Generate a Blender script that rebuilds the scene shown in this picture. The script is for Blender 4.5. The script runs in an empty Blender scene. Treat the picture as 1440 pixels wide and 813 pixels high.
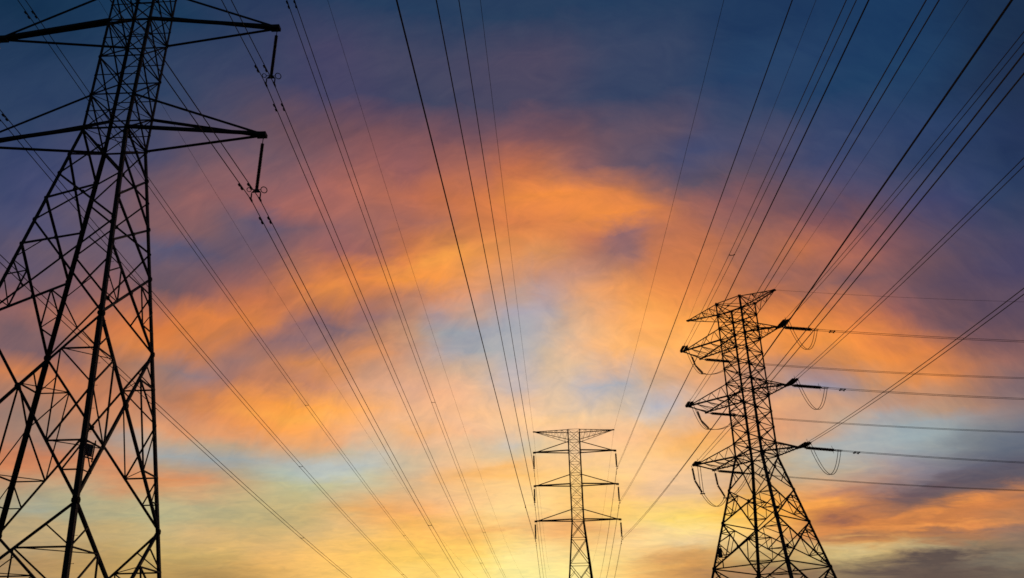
import bpy, bmesh, math, random
from mathutils import Vector, Matrix

random.seed(7)
scene = bpy.context.scene
COL = scene.collection
R = math.radians
EYE = 1.7            # camera height above the ground, all tower levels below are given above the ground

# ------------------------------------------------------------------ materials
def new_mat(name):
    m = bpy.data.materials.new(name); m.use_nodes = True
    nt = m.node_tree; b = nt.nodes['Principled BSDF']
    return m, nt, b

def noisy_mat(name, c1, c2, scale, rough, metal=0.0, bump=0.0):
    m, nt, b = new_mat(name)
    tc = nt.nodes.new('ShaderNodeTexCoord')
    n = nt.nodes.new('ShaderNodeTexNoise'); n.inputs['Scale'].default_value = scale; n.inputs['Detail'].default_value = 5
    nt.links.new(tc.outputs['Object'], n.inputs['Vector'])
    r = nt.nodes.new('ShaderNodeValToRGB')
    r.color_ramp.elements[0].position = .35; r.color_ramp.elements[0].color = (*c1, 1)
    r.color_ramp.elements[1].position = .68; r.color_ramp.elements[1].color = (*c2, 1)
    nt.links.new(n.outputs['Fac'], r.inputs['Fac']); nt.links.new(r.outputs['Color'], b.inputs['Base Color'])
    b.inputs['Roughness'].default_value = rough; b.inputs['Metallic'].default_value = metal
    b.inputs['Specular IOR Level'].default_value = .25
    if bump:
        bp = nt.nodes.new('ShaderNodeBump'); bp.inputs['Strength'].default_value = bump
        nt.links.new(n.outputs['Fac'], bp.inputs['Height']); nt.links.new(bp.outputs['Normal'], b.inputs['Normal'])
    return m

M_STEEL = noisy_mat('weathered_steel', (.045, .045, .048), (.075, .075, .078), 1.3, .75)
M_PORC = noisy_mat('brown_porcelain', (.03, .018, .012), (.05, .03, .02), 6, .35)
M_WIRE = noisy_mat('aged_conductor', (.04, .04, .042), (.06, .06, .063), 3, .7)
M_CONC = noisy_mat('concrete', (.25, .24, .22), (.36, .35, .33), 3, .9, bump=.3)
M_PLATE = noisy_mat('notice_enamel', (.16, .15, .14), (.22, .21, .2), 8, .5)
M_INK = noisy_mat('notice_marks', (.03, .03, .03), (.05, .05, .05), 8, .6)
M_RED = noisy_mat('notice_red', (.22, .03, .02), (.3, .05, .03), 8, .6)

# ------------------------------------------------------------------ mesh helpers
def build(name, bm, mat, parent=None):
    me = bpy.data.meshes.new(name)
    bmesh.ops.recalc_face_normals(bm, faces=bm.faces)
    bm.to_mesh(me); bm.free()
    for m in (mat if isinstance(mat, (list, tuple)) else [mat]): me.materials.append(m)
    o = bpy.data.objects.new(name, me); COL.objects.link(o)
    if parent is not None: o.parent = parent
    return o

def empty(name, loc, label, cat, group=None, rz=0.0):
    o = bpy.data.objects.new(name, None); COL.objects.link(o)
    o.location = loc; o.rotation_euler = (0, 0, rz); o.empty_display_size = .3
    o['label'] = label; o['category'] = cat
    if group: o['group'] = group
    return o

def prism(bm, A, B, sect, e1, e2):
    """extrude the closed 2-D section (list of (u,v)) along A->B with axes e1,e2"""
    a = [bm.verts.new(A + e1*u + e2*v) for u, v in sect]
    b = [bm.verts.new(B + e1*u + e2*v) for u, v in sect]
    n = len(sect)
    for k in range(n):
        bm.faces.new((a[k], a[(k+1) % n], b[(k+1) % n], b[k]))
    bm.faces.new(a[::-1]); bm.faces.new(b)

def angle(bm, A, B, w, e1, e2, t=None):
    """rolled steel angle from A to B: its heel on the line, one flange along e1, the other along e2"""
    A = Vector(A); B = Vector(B); ax = (B-A)
    if ax.length < 1e-4: return
    ax.normalize(); e1 = Vector(e1); e2 = Vector(e2)
    e1 = (e1 - ax*e1.dot(ax))
    if e1.length < 1e-3: e1 = ax.orthogonal()
    e1.normalize()
    e2 = e2 - ax*e2.dot(ax) - e1*e2.dot(e1)
    if e2.length < 1e-3: e2 = ax.cross(e1)
    e2.normalize()
    t = t or max(.012, w*.13)
    prism(bm, A, B, [(0, 0), (w, 0), (w, t), (t, t), (t, w), (0, w)], e1, e2)

def brace(bm, A, B, w, nrm, off=0.0):
    """a bracing angle lying in a face with outward normal nrm"""
    A = Vector(A); B = Vector(B); n = Vector(nrm).normalized()
    ax = (B-A)
    if ax.length < 1e-4: return
    ax.normalize(); inp = n.cross(ax).normalized()
    A = A - inp*w*.5 + n*off; B = B - inp*w*.5 + n*off
    angle(bm, A, B, w, inp, -n)

def plate(bm, c, e1, e2, n, r, t=.02):
    """gusset plate, an octagon of radius r in the plane e1,e2"""
    c = Vector(c); e1 = Vector(e1).normalized(); n = Vector(n).normalized(); e2 = n.cross(e1).normalized()
    s = [(r*math.cos(R(22.5+45*k)), r*1.15*math.sin(R(22.5+45*k))) for k in range(8)]
    prism(bm, c - n*t, c + n*t, s, e1, e2)

def box(bm, c, sx, sy, sz, e1=(1, 0, 0), e2=(0, 1, 0)):
    c = Vector(c); e1 = Vector(e1).normalized(); e2 = Vector(e2); e2 = (e2 - e1*e2.dot(e1)).normalized(); e3 = e1.cross(e2)
    prism(bm, c - e3*sz/2, c + e3*sz/2, [(-sx/2, -sy/2), (sx/2, -sy/2), (sx/2, sy/2), (-sx/2, sy/2)], e1, e2)

def tube(bm, pts, rad, n=6):
    pts = [Vector(q) for q in pts]; rings = []
    for k, q in enumerate(pts):
        d = (pts[min(k+1, len(pts)-1)] - pts[max(k-1, 0)]).normalized()
        e1 = d.cross(Vector((0, 0, 1)))
        if e1.length < 1e-3: e1 = d.cross(Vector((1, 0, 0)))
        e1.normalize(); e2 = d.cross(e1)
        r = rad[k] if isinstance(rad, (list, tuple)) else rad
        rings.append([bm.verts.new(q + e1*r*math.cos(2*math.pi*j/n) + e2*r*math.sin(2*math.pi*j/n)) for j in range(n)])
    for a, b in zip(rings, rings[1:]):
        for j in range(n): bm.faces.new((a[j], a[(j+1) % n], b[(j+1) % n], b[j]))
    bm.faces.new(rings[0][::-1]); bm.faces.new(rings[-1])

def ring(bm, c, e1, e2, r, rad, n=18, m=6):
    c = Vector(c); e1 = Vector(e1).normalized(); e2 = Vector(e2).normalized(); e3 = e1.cross(e2)
    rs = []
    for k in range(n):
        a = 2*math.pi*k/n; d = e1*math.cos(a)+e2*math.sin(a); q = c+d*r
        rs.append([bm.verts.new(q + d*rad*math.cos(2*math.pi*j/m) + e3*rad*math.sin(2*math.pi*j/m)) for j in range(m)])
    for k in range(n):
        a, b = rs[k], rs[(k+1) % n]
        for j in range(m): bm.faces.new((a[j], a[(j+1) % m], b[(j+1) % m], b[j]))

def shed_rod(bm, A, B, r, pitch, core=None):
    """a string of sheds (glazed discs) between A and B"""
    A = Vector(A); B = Vector(B); L = (B-A).length; n = max(3, int(L/pitch)); core = core or r*.4
    d = (B-A)/L; pts = []; rad = []
    for k in range(n):
        s = L*k/n; p = L/n
        for f, rr in ((.02, core), (.18, core), (.3, r), (.5, r*.93), (.72, core*1.2)):
            pts.append(A + d*(s+p*f)); rad.append(rr)
    tube(bm, pts, rad, 10)

# ------------------------------------------------------------------ wires: parabola below a fixing point
def curve_pt(P0, yaw, a, b, s):
    return Vector((P0[0]-math.sin(yaw)*s, P0[1]+math.cos(yaw)*s, P0[2]+a*s+b*s*s))

# ------------------------------------------------------------------ lattice towers
CS = {'a': (-1, -1), 'b': (-1, 1), 'c': (1, -1), 'd': (1, 1)}
FACES = [('a', 'c', (0, -1, 0)), ('b', 'd', (0, 1, 0)), ('a', 'b', (-1, 0, 0)), ('c', 'd', (1, 0, 0))]

class Tower:
    """local frame: x along the cross-arms, y along the line, z = 0 at the level of the lowest arm"""
    def __init__(s, spec): s.__dict__.update(spec)
    def hw(s, z): return s.w + (s.wt*z if z >= 0 else -s.wd*z)
    def P(s, c, z):
        h = s.hw(z); return Vector((CS[c][0]*h, CS[c][1]*h, z))

def panel(bm, T, f, z0, z1, w, wr, red=0, horiz=True, plates=0.0, sub=False):
    l, r, n = f; n = Vector(n)
    TL, TR, BL, BR = T.P(l, z1), T.P(r, z1), T.P(l, z0), T.P(r, z0)
    if (TL-TR).length < (BL-BR).length*.999 or z0 >= 0:
        pass
    off = .012
    brace(bm, TL, BR, w, n, off); brace(bm, TR, BL, w, n, -off-w*.2)
    if horiz: brace(bm, TL, TR, w*.8, n, .03)
    # crossing point
    wt_, wb_ = (TR-TL).length, (BR-BL).length
    k = wt_/(wt_+wb_)
    X = (TL+TR)/2*(1-k) + (BL+BR)/2*k
    if plates:
        plate(bm, X + n*.03, (TR-TL), n, n, plates)
        for q, sgn in ((TL, 1), (TR, -1), (BL, 1), (BR, -1)):
            plate(bm, q + (TR-TL).normalized()*plates*.7*sgn + n*.03, (TR-TL), n, n, plates)
    if sub:
        Lm, Rm = TL.lerp(BL, k), TR.lerp(BR, k); brace(bm, Lm, Rm, wr*.8, n, .045)
    if red:
        qs = {}
        for side, top, bot in (('l', TL, BL), ('r', TR, BR)):
            QT = (top+X)/2; QB = (bot+X)/2
            L1, L2, L3 = top.lerp(bot, k*.5), top.lerp(bot, k), top.lerp(bot, k+(1-k)*.5)
            if red == 1:
                brace(bm, QT, L2, wr, n, .02); brace(bm, QB, L2, wr, n, .02)
            if red >= 2:
                brace(bm, QT, L1, wr, n, .02); brace(bm, QT, L2, wr, n, .02)
                brace(bm, QB, L2, wr, n, .02); brace(bm, QB, L3, wr, n, .02)
                brace(bm, QT, QB, wr, n, .025)
            if red >= 3:
                m = (QT+top)/2; m2 = (QB+bot)/2
                brace(bm, m, L1, wr*.8, n, .02); brace(bm, m2, L3, wr*.8, n, .02)
                brace(bm, m2, L3.lerp(bot, .5), wr*.8, n, .02)
            qs[side] = (QT, QB)
        return X, qs
    return X, None

def square_plan(bm, T, z, w):
    P = [T.P(c, z) for c in 'acdb']
    for k in range(4):
        A, B = P[k], P[(k+1) % 4]
        angle(bm, A, B, w, (0, 0, 1), -(A+B))
    angle(bm, P[0], P[2], w*.8, (0, 0, 1), (P[1]-P[3]))

def make_tower(spec):
    T = Tower(spec)
    root = empty(T.name, (T.x, T.y, 0), T.label, 'pylon', None, T.yaw)
    H = T.h                                  # height of the lowest arm above the ground
    off = Vector((0, 0, H))
    def place(o): o.location = off; return o
    # legs
    for c, (sx, sy) in CS.items():
        bm = bmesh.new()
        zs = [-H] + sorted(T.leg_breaks) + [T.top]
        for z0, z1, w in zip(zs, zs[1:], T.leg_w):
            A, B = T.P(c, z0), T.P(c, z1)
            A = A + Vector((sx, sy, 0))*.01; B = B + Vector((sx, sy, 0))*.01
            angle(bm, A, B, w, (-sx, 0, 0), (0, -sy, 0), t=w*.14)
        leg = place(build('leg', bm, M_STEEL, root))
        if c in T.step_legs:                 # climbing pegs
            z = -H+2.5; k = 0
            while z < -1:
                q = T.P(c, z); d = Vector((sx, 0, 0)) if k % 2 else Vector((0, sy, 0))
                bm = bmesh.new(); tube(bm, [q, q + d*.2, q + d*.205, q + d*.22], [.009, .009, .018, .018], 6)
                build('step_bolt', bm, M_STEEL, leg)
                z += .55; k += 1
        bm = bmesh.new()
        q = T.P(c, -H); tube(bm, [Vector((q.x, q.y, -H-.35)), Vector((q.x, q.y, -H+.35))], [.55, .38], 14)
        place(build('footing', bm, M_CONC, root))
    # bracing, one mesh a face
    Qs = {}
    for fi, f in enumerate(FACES):
        bm = bmesh.new()
        levels = T.front if fi < 2 else T.side
        for z0, z1, w, wr, red, hz, pl in levels:
            X, q = panel(bm, T, f, z0, z1, w, wr, red, hz, pl, T.name_key == 'near' and z0 >= 0)
            if q and red >= 2: Qs.setdefault(z0, {})[fi] = q
        place(build('face_bracing', bm, M_STEEL, root))
    # plan bracing: frames at the arm levels and ties across each corner between quarter points
    for z in T.plans:
        bm = bmesh.new(); square_plan(bm, T, z, T.plan_w); place(build('plan_frame', bm, M_STEEL, root))
    corner = {'a': ((0, 'l'), (2, 'l')), 'c': ((0, 'r'), (3, 'l')), 'b': ((1, 'l'), (2, 'r')), 'd': ((1, 'r'), (3, 'r'))}
    for z0, d in Qs.items():
        if len(d) < 4: continue
        for c, ((f1, s1), (f2, s2)) in corner.items():
            for k in (0, 1):
                bm = bmesh.new()
                A, B = d[f1][s1][k], d[f2][s2][k]
                angle(bm, A, B, T.plan_w*.8, (0, 0, 1), A.cross(B) if A.cross(B).length else (1, 0, 0))
                zc = (A.z+B.z)/2; L = T.P(c, zc)
                brace(bm, A, L, T.plan_w*.7, (0, 0, 1)); brace(bm, B, L, T.plan_w*.7, (0, 0, 1))
                place(build('corner_tie', bm, M_STEEL, root))
    # arms
    T.tips = {}
    for arm in T.arms:
        make_arm(T, root, off, arm)
    return T, root

def lace(bm, A0, A1, B0, B1, n, w, nrm):
    """zigzag between the members A0-A1 and B0-B1"""
    for k in range(n):
        p = Vector(A0).lerp(Vector(A1), k/n); q = Vector(B0).lerp(Vector(B1), (k+.5)/n); r = Vector(A0).lerp(Vector(A1), (k+1)/n)
        brace(bm, p, q, w, nrm)
        if k < n-1 or (Vector(A1)-Vector(B1)).length > .2: brace(bm, q, r, w, nrm)

def make_arm(T, root, off, arm):
    kind, side, z, zu, L, w, wl, nl = arm['kind'], arm['side'], arm['z'], arm['zu'], arm['L'], arm['w'], arm['wl'], arm['nl']
    cn, cf = ('c', 'd') if side > 0 else ('a', 'b')
    N, F_, NU, FU = T.P(cn, z), T.P(cf, z), T.P(cn, zu), T.P(cf, zu)
    tip = Vector((side*L, 0, z))
    half = arm.get('half', .13)
    tn, tf = tip + Vector((0, -half, 0)), tip + Vector((0, half, 0))
    up = Vector((0, 0, 1)); sx = Vector((side, 0, 0))
    bm = bmesh.new()
    s = 1 if zu > z else -1
    for A, B, yy in ((N, tn, 1), (F_, tf, -1)):
        angle(bm, A, B, w, (0, yy, 0), up*s, t=w*.15)
    ups = ((NU, tn, 1), (FU, tf, -1)) if not arm.get('single') else (((NU+FU)/2, tip, 1),)
    for A, B, yy in ups:
        angle(bm, A, B + up*s*.06, w*arm.get('wu', .8), (0, yy, 0), -up*s, t=w*.13)
    if half < .3:
        box(bm, tip + Vector((side*-.12, 0, .03*s)), .55, half*2+w*.9, w*1.25)           # end block with the hanger holes
    else:
        angle(bm, tn, tf, w, -sx, up*s); box(bm, tn + up*.03, .4, .2, .16); box(bm, tf + up*.03, .4, .2, .16)
    ch = build(arm['name'], bm, M_STEEL, root); ch.location = off
    if arm.get('label'): ch['label'] = arm['label']
    if nl:
        bm = bmesh.new()
        lace(bm, N, tn, F_, tf, nl, wl, up)                                             # flat zigzag
        lace(bm, N, tn, NU, tn, nl, wl, (0, -1, 0)); lace(bm, F_, tf, FU, tf, nl, wl, (0, 1, 0))
        for k in range(1, nl):
            a, b = N.lerp(tn, k/nl), F_.lerp(tf, k/nl); brace(bm, a, b, wl, up)
        build('lacing', bm, M_STEEL, ch)
    elif arm.get('cross'):
        bm = bmesh.new()
        a, b = N.lerp(tn, .02), F_.lerp(tf, .02); brace(bm, a, b, wl, up)
        build('lacing', bm, M_STEEL, ch)
    M = Matrix.Translation((T.x, T.y, 0)) @ Matrix.Rotation(T.yaw, 4, 'Z')
    T.tips[(side, arm['lvl'])] = (M @ (tip+off), M @ (tn+off), M @ (tf+off))

# ---- the near suspension tower on the left and its smaller-looking twin far down the second line
def suspension_spec(name, label, x, y, h, yaw, M, Tp, E, dU, w, wt, wd, S, W, lowpanels_f, lowpanels_s, step):
    lw, bw, rw, aw, pw = W
    up = [(0, dU), (dU, (dU+M)/2), ((dU+M)/2, M), (M, M+dU), (M+dU, (M+dU+Tp)/2), ((M+dU+Tp)/2, Tp), (Tp, Tp+dU), (Tp+dU, E)]
    front = [(a, b, bw, rw, 1 if False else 0, True, pw) for a, b in up]
    side = [(a, b, bw, rw, 0, True, pw) for a, b in up]
    arms = []
    for sd in (-1, 1):
        arms += [dict(kind='v', name='cross_arm', side=sd, lvl='B', z=0, zu=dU, L=S['B'], w=aw, wl=rw, nl=0, cross=1, single=x > 0),
                 dict(kind='v', name='cross_arm', side=sd, lvl='M', z=M, zu=M+dU, L=S['M'], w=aw, wl=rw, nl=0, cross=1, single=x > 0),
                 dict(kind='v', name='cross_arm', side=sd, lvl='T', z=Tp, zu=Tp+dU, L=S['T'], w=aw, wl=rw, nl=0, cross=1, single=x > 0),
                 dict(kind='v', name='earth_wire_arm', side=sd, lvl='E', z=E, zu=Tp+dU, L=S['E'], w=aw*.6, wl=rw*.9, nl=6)]
    return dict(name_key='near' if h > 27 and x < 0 else 'far', name=name, label=label, x=x, y=y, h=h+EYE, yaw=yaw, w=w, wt=wt, wd=wd, top=E,
                leg_breaks=[-12, 0, M], leg_w=[lw*1.12, lw, lw*.82, lw*.68], front=lowpanels_f+front, side=lowpanels_s+side,
                plans=[0, dU, M, M+dU, Tp, Tp+dU, E], plan_w=rw, arms=arms, step_legs=step)

H1 = 27.796
lf = [(-3.1, 0, .10, .055, 0, True, .10), (-6.1, -3.1, .10, .055, 0, False, .10), (-11.7, -6.1, .105, .06, 1, False, .11),
      (-20.6, -11.7, .125, .07, 3, False, .13), (-29.2, -20.6, .13, .07, 3, False, .13)]
ls = [(-1.8, 0, .10, .07, 0, True, .09), (-4.7, -1.8, .10, .055, 0, False, .10), (-7.55, -4.7, .105, .06, 0, False, .10), (-11.7, -7.55, .105, .06, 2, False, .11),
      (-20.6, -11.7, .125, .07, 3, False, .13), (-29.2, -20.6, .13, .07, 3, False, .13)]
T1, R1 = make_tower(suspension_spec('lattice_pylon', 'huge lattice steel pylon filling the left side, its top out of the frame',
    -21.847, 39.16, H1, -.031, 7.6, 15.5, 18.9, 2.27, 1.2414, -.0007, .1381, dict(B=8.3, M=8.3, T=8.3, E=8.3),
    (.185, .07, .05, .165, .075), lf, ls, 'c'))

z3 = [0, -3.4, -8.2, -14.0, -21.5, -30.5]
l3 = [(b, a, .11, .08, 0 if k < 2 else 1, True, .0) for k, (a, b) in enumerate(zip(z3, z3[1:]))]
T3, R3 = make_tower(suspension_spec('lattice_pylon', 'small slender lattice pylon far away at the bottom centre with three pairs of arms',
    11.997, 169.424, 29.087, -.035, 6.853, 13.563, 17.924, 2.239, 1.227, 0, .094, dict(B=8.3, M=8.285, T=8.232, E=8.131),
    (.26, .07, .05, .22, .0), l3, l3, ''))

# ---- the angle (tension) tower on the right
q1, q2, q3, q4, q5 = 6.495, 12.868, 14.265, 15.778, 17.171
lv = [0, 1.4, 3.1, 4.8, q1, q1+1.4, q1+3.1, q1+4.75, q2, q3, q4, q5]
upf = [(a, b, .078, .05, 0, True, .13) for a, b in zip(lv, lv[1:])]
lo = [(-3.4, 0, .10, .07, 1, True, .15), (-6.6, -3.4, .11, .07, 2, False, .15), (-10.9, -6.6, .12, .075, 3, False, .18),
      (-16.2, -10.9, .13, .08, 3, True, .18), (-22.4, -16.2, .14, .08, 3, False, .18)]
lo2 = [(-3.4, 0, .10, .07, 1, True, .15), (-6.6, -3.4, .11, .07, 2, False, .15), (-10.9, -6.6, .12, .075, 3, True, .18),
      (-16.2, -10.9, .13, .08, 3, True, .18), (-22.4, -16.2, .14, .08, 3, False, .18)]
arms2 = []
for lvl, z, LR, LL in (('B', 0, 4.942, 6.42), ('M', q1, 4.717, 6.494), ('T', q2, 4.782, 6.412)):
    arms2.append(dict(kind='v', name='cross_arm', side=1, lvl=lvl, z=z, zu=z+1.4, L=LR, w=.14, wl=.05, nl=3))
    arms2.append(dict(kind='v', name='cross_arm', side=-1, lvl=lvl, z=z, zu=z+1.4, L=LL, w=.15, wl=.06, nl=4, half=1.793))
arms2.append(dict(kind='v', name='earth_wire_arm', side=1, lvl='E', z=q5, zu=q4, L=4.825, w=.11, wl=.05, nl=3))
arms2.append(dict(kind='v', name='earth_wire_arm', side=-1, lvl='E', z=q5, zu=q4, L=6.372, w=.11, wl=.05, nl=4))
T2, R2 = make_tower(dict(name_key='tension', name='lattice_pylon', label='stocky dark lattice tension pylon at the right with looping jumper wires on its arms',
    x=24.747, y=86.516, h=20.919+EYE, yaw=-.8057, w=1.5836, wt=-.0015, wd=.2269, top=q5,
    leg_breaks=[-11, 0, q1], leg_w=[.28, .25, .21, .17], front=lo+upf, side=lo2+upf,
    plans=[0, 1.4, q1, q1+1.4, q2, q3, q4, q5], plan_w=.07, arms=arms2, step_legs=''))

# small notice plate on the near pylon, fixed in a light frame between the bracing members
def notice():
    bm = bmesh.new()
    c = Vector((T1.hw(-18.3)-.1, -T1.hw(-18.3)+.55, H1+EYE-18.3))
    e1 = Vector((.35, .94, 0)).normalized(); e2 = Vector((0, 0, 1))
    # frame
    for du in (-.30, .30): box(bm, c+e1*du, .04, .04, .95, e1, e1.cross(e2))
    for dv in (-.33, .33): box(bm, c+e2*dv, .7, .04, .05, e1, e1.cross(e2))
    fr = build('notice_frame', bm, M_STEEL, R1)
    bm = bmesh.new(); box(bm, c, .5, .012, .52, e1, e1.cross(e2)); pl = build('plate', bm, M_PLATE, fr)
    bm = bmesh.new(); nn = e1.cross(e2)
    for v, u0 in ((.14, -.16), (.0, -.16)):
        for k in range(3):
            cc = c+e1*(u0+.16*k)+e2*v+nn*.012
            box(bm, cc, .11, .008, .018, e1, nn); box(bm, cc+e2*.045, .09, .008, .016, e1, nn); box(bm, cc-e2*.045, .1, .008, .016, e1, nn)
            box(bm, cc+e1*.0, .016, .01, .11, e1, nn)
    build('marks', bm, M_INK, fr)
    bm = bmesh.new(); box(bm, c-e2*.18+nn*.012, .4, .008, .06, e1, nn); build('red_stripe', bm, M_RED, fr)
notice()
# dark junction box clamped to the outer leg of the tension pylon
bm = bmesh.new(); q = T2.P('a', -9.4); box(bm, Vector((q.x+.28, q.y+.28, T2.h-9.4)), .3, .3, .9, (1, 0, 0), (0, 1, 0))
box(bm, Vector((q.x+.28, q.y+.28, T2.h-8.8)), .36, .36, .05); box(bm, Vector((q.x+.4, q.y+.4, T2.h-10.35)), .08, .08, .8)
build('junction_box', bm, M_STEEL, R2)

# ------------------------------------------------------------------ suspension strings (hang under the arm tips)
def susp_clamps(root, drop):
    bm = bmesh.new(); box(bm, (0, 0, -drop+.2), .06, .1, .8); tube(bm, [(0, -.3, -drop-.03), (0, -.12, -drop+.01), (0, .12, -drop+.01), (0, .3, -drop-.03)], [.03, .06, .06, .03], 8)
    build('clamp', bm, M_STEEL, root)
    return root

def susp_string(tip, drop, yaw, big, label, group):
    root = empty('insulator_string', tip, label, 'insulator', group, yaw)
    k = big
    bm = bmesh.new(); tube(bm, [(0, 0, -.04), (0, 0, -.62)], .022, 6); ring(bm, (0, 0, -.16), (0, 1, 0), (0, 0, 1), .07, .02)
    build('hanger', bm, M_STEEL, root)
    bm = bmesh.new(); shed_rod(bm, (0, 0, -.56), (0, 0, -drop+.72), .1*k, .095, .065*k); build('insulator_discs', bm, M_PORC, root)
    bm = bmesh.new()
    y = -drop+.62
    box(bm, (0, 0, y), .16, .05, .26)                                    # link
    prism(bm, Vector((0, -.02, 0)), Vector((0, .02, 0)), [(-.27, y-.20), (.27, y-.20), (.10, y-.02), (-.10, y-.02)], Vector((1, 0, 0)), Vector((0, 0, 1)))
    yk = build('yoke_plate', bm, M_STEEL, root)
    if big > 1.3: return susp_clamps(root, drop)
    bm = bmesh.new(); ring(bm, (.40, 0, y-.05), (1, .2, 0), (0, -.65, 1), .16, .024); tube(bm, [(0.05, 0, y), (.22, 0, y-.04)], .02, 5)
    build('arcing_ring', bm, M_STEEL, yk)
    bm = bmesh.new(); ring(bm, (-.36, -.12, y-.08), (1, .3, 0), (0, -.4, 1), .11, .02); tube(bm, [(-.05, 0, y), (-.24, -.08, y-.06)], .02, 5)
    build('arcing_ring', bm, M_STEEL, yk)
    for sx in (-.24, .24):
        bm = bmesh.new(); box(bm, (sx, 0, -drop+.2), .05, .07, .36)
        tube(bm, [(sx, -.24, -drop-.03), (sx, -.12, -drop+.01), (sx, .12, -drop+.01), (sx, .24, -drop-.03)], [.03, .055, .055, .03], 8)
        build('clamp', bm, M_STEEL, root)
    return root

def damper(bm, q, d):
    d = d.normalized(); dn = Vector((0, 0, -1))
    a = q + dn*.09
    tube(bm, [a-d*.27, a-d*.12, a-d*.11], [.065, .065, .02], 8); tube(bm, [a+d*.11, a+d*.12, a+d*.27], [.02, .065, .065], 8)
    tube(bm, [a-d*.12, a+d*.12], .014, 5); box(bm, (a+q)/2, .05, .05, .12, d, d.cross(dn))

SIDE = {-1: 'left', 1: 'right'}; LVL = {'B': 'lowest', 'M': 'middle', 'T': 'top'}

def bundle(label, group, branches, sep, rad, spacers=(), dampers=(), cat='power line', name='conductor_bundle', dz_fun=None):
    """branches: list of (P0, yaw, a, b, s0, s1) forming one continuous pair of wires; sep = horizontal (x) / vertical (z) half separations"""
    P0 = Vector(branches[0]['P'])
    root = empty(name, P0, label, cat, group)
    def offs(i, yaw, s, br):
        sg = (-1, 1)[i]
        lat = Vector((math.cos(yaw), math.sin(yaw), 0))
        if math.cos(yaw) < 0 and not br.get('nofl'): lat = -lat
        h = sep[0]; v = sep[1]
        if dz_fun: v = dz_fun(s)
        return lat*h*sg + Vector((0, 0, 1))*v*sg
    wires = (0,) if sep == (0, 0) and not dz_fun else (0, 1)
    for i in wires:
        pts = []
        for bi, br in enumerate(branches):
            P, yaw, a, b, s0, s1 = br['P'], br['yaw'], br['a'], br['b'], br['s0'], br['s1']
            n = max(12, int((s1-s0)/3.5)); seg = []
            for k in range(n+1):
                s = s0+(s1-s0)*(k/n)**1.25
                seg.append(curve_pt(P, yaw, a, b, s) + offs(i, yaw, s, br) - P0)
            pts = (seg[::-1][:-1] + pts) if bi else seg
        bm = bmesh.new(); tube(bm, pts, rad, 6)
        w = build('conductor' if len(wires) > 1 else name, bm, M_WIRE, root)
        if len(wires) == 1: pass
    for bi, s in spacers:
        br = branches[bi]; c = curve_pt(br['P'], br['yaw'], br['a'], br['b'], s)-P0
        o0, o1 = offs(0, br['yaw'], s, br), offs(1, br['yaw'], s, br)
        bm = bmesh.new(); tube(bm, [c+o0*1.05, c+o0*.5+Vector((0, 0, -.05)), c+o1*.5+Vector((0, 0, -.05)), c+o1*1.05], [.05, .028, .028, .05], 8)
        build('spacer', bm, M_STEEL, root)
    for bi, s in dampers:
        br = branches[bi]
        for i in wires:
            c = curve_pt(br['P'], br['yaw'], br['a'], br['b'], s)-P0+offs(i, br['yaw'], s, br)
            d = curve_pt(br['P'], br['yaw'], br['a'], br['b'], s+.1)-curve_pt(br['P'], br['yaw'], br['a'], br['b'], s)
            bm = bmesh.new(); damper(bm, c, d); build('vibration_damper', bm, M_STEEL, root)
    return root

def single(label, group, branches, rad, name='earth_wire', dampers=()):
    P0 = Vector(branches[0]['P']); pts = []
    for bi, br in enumerate(branches):
        s0, s1 = br['s0'], br['s1']; n = max(12, int((s1-s0)/3.5))
        seg = [curve_pt(br['P'], br['yaw'], br['a'], br['b'], s0+(s1-s0)*(k/n)**1.25)-P0 for k in range(n+1)]
        pts = (seg[::-1][:-1] + pts) if bi else seg
    bm = bmesh.new(); tube(bm, pts, rad, 6); o = build(name, bm, M_WIRE)
    o.location = P0; o['label'] = label; o['category'] = 'power line'
    if group: o['group'] = group
    return o

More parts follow.
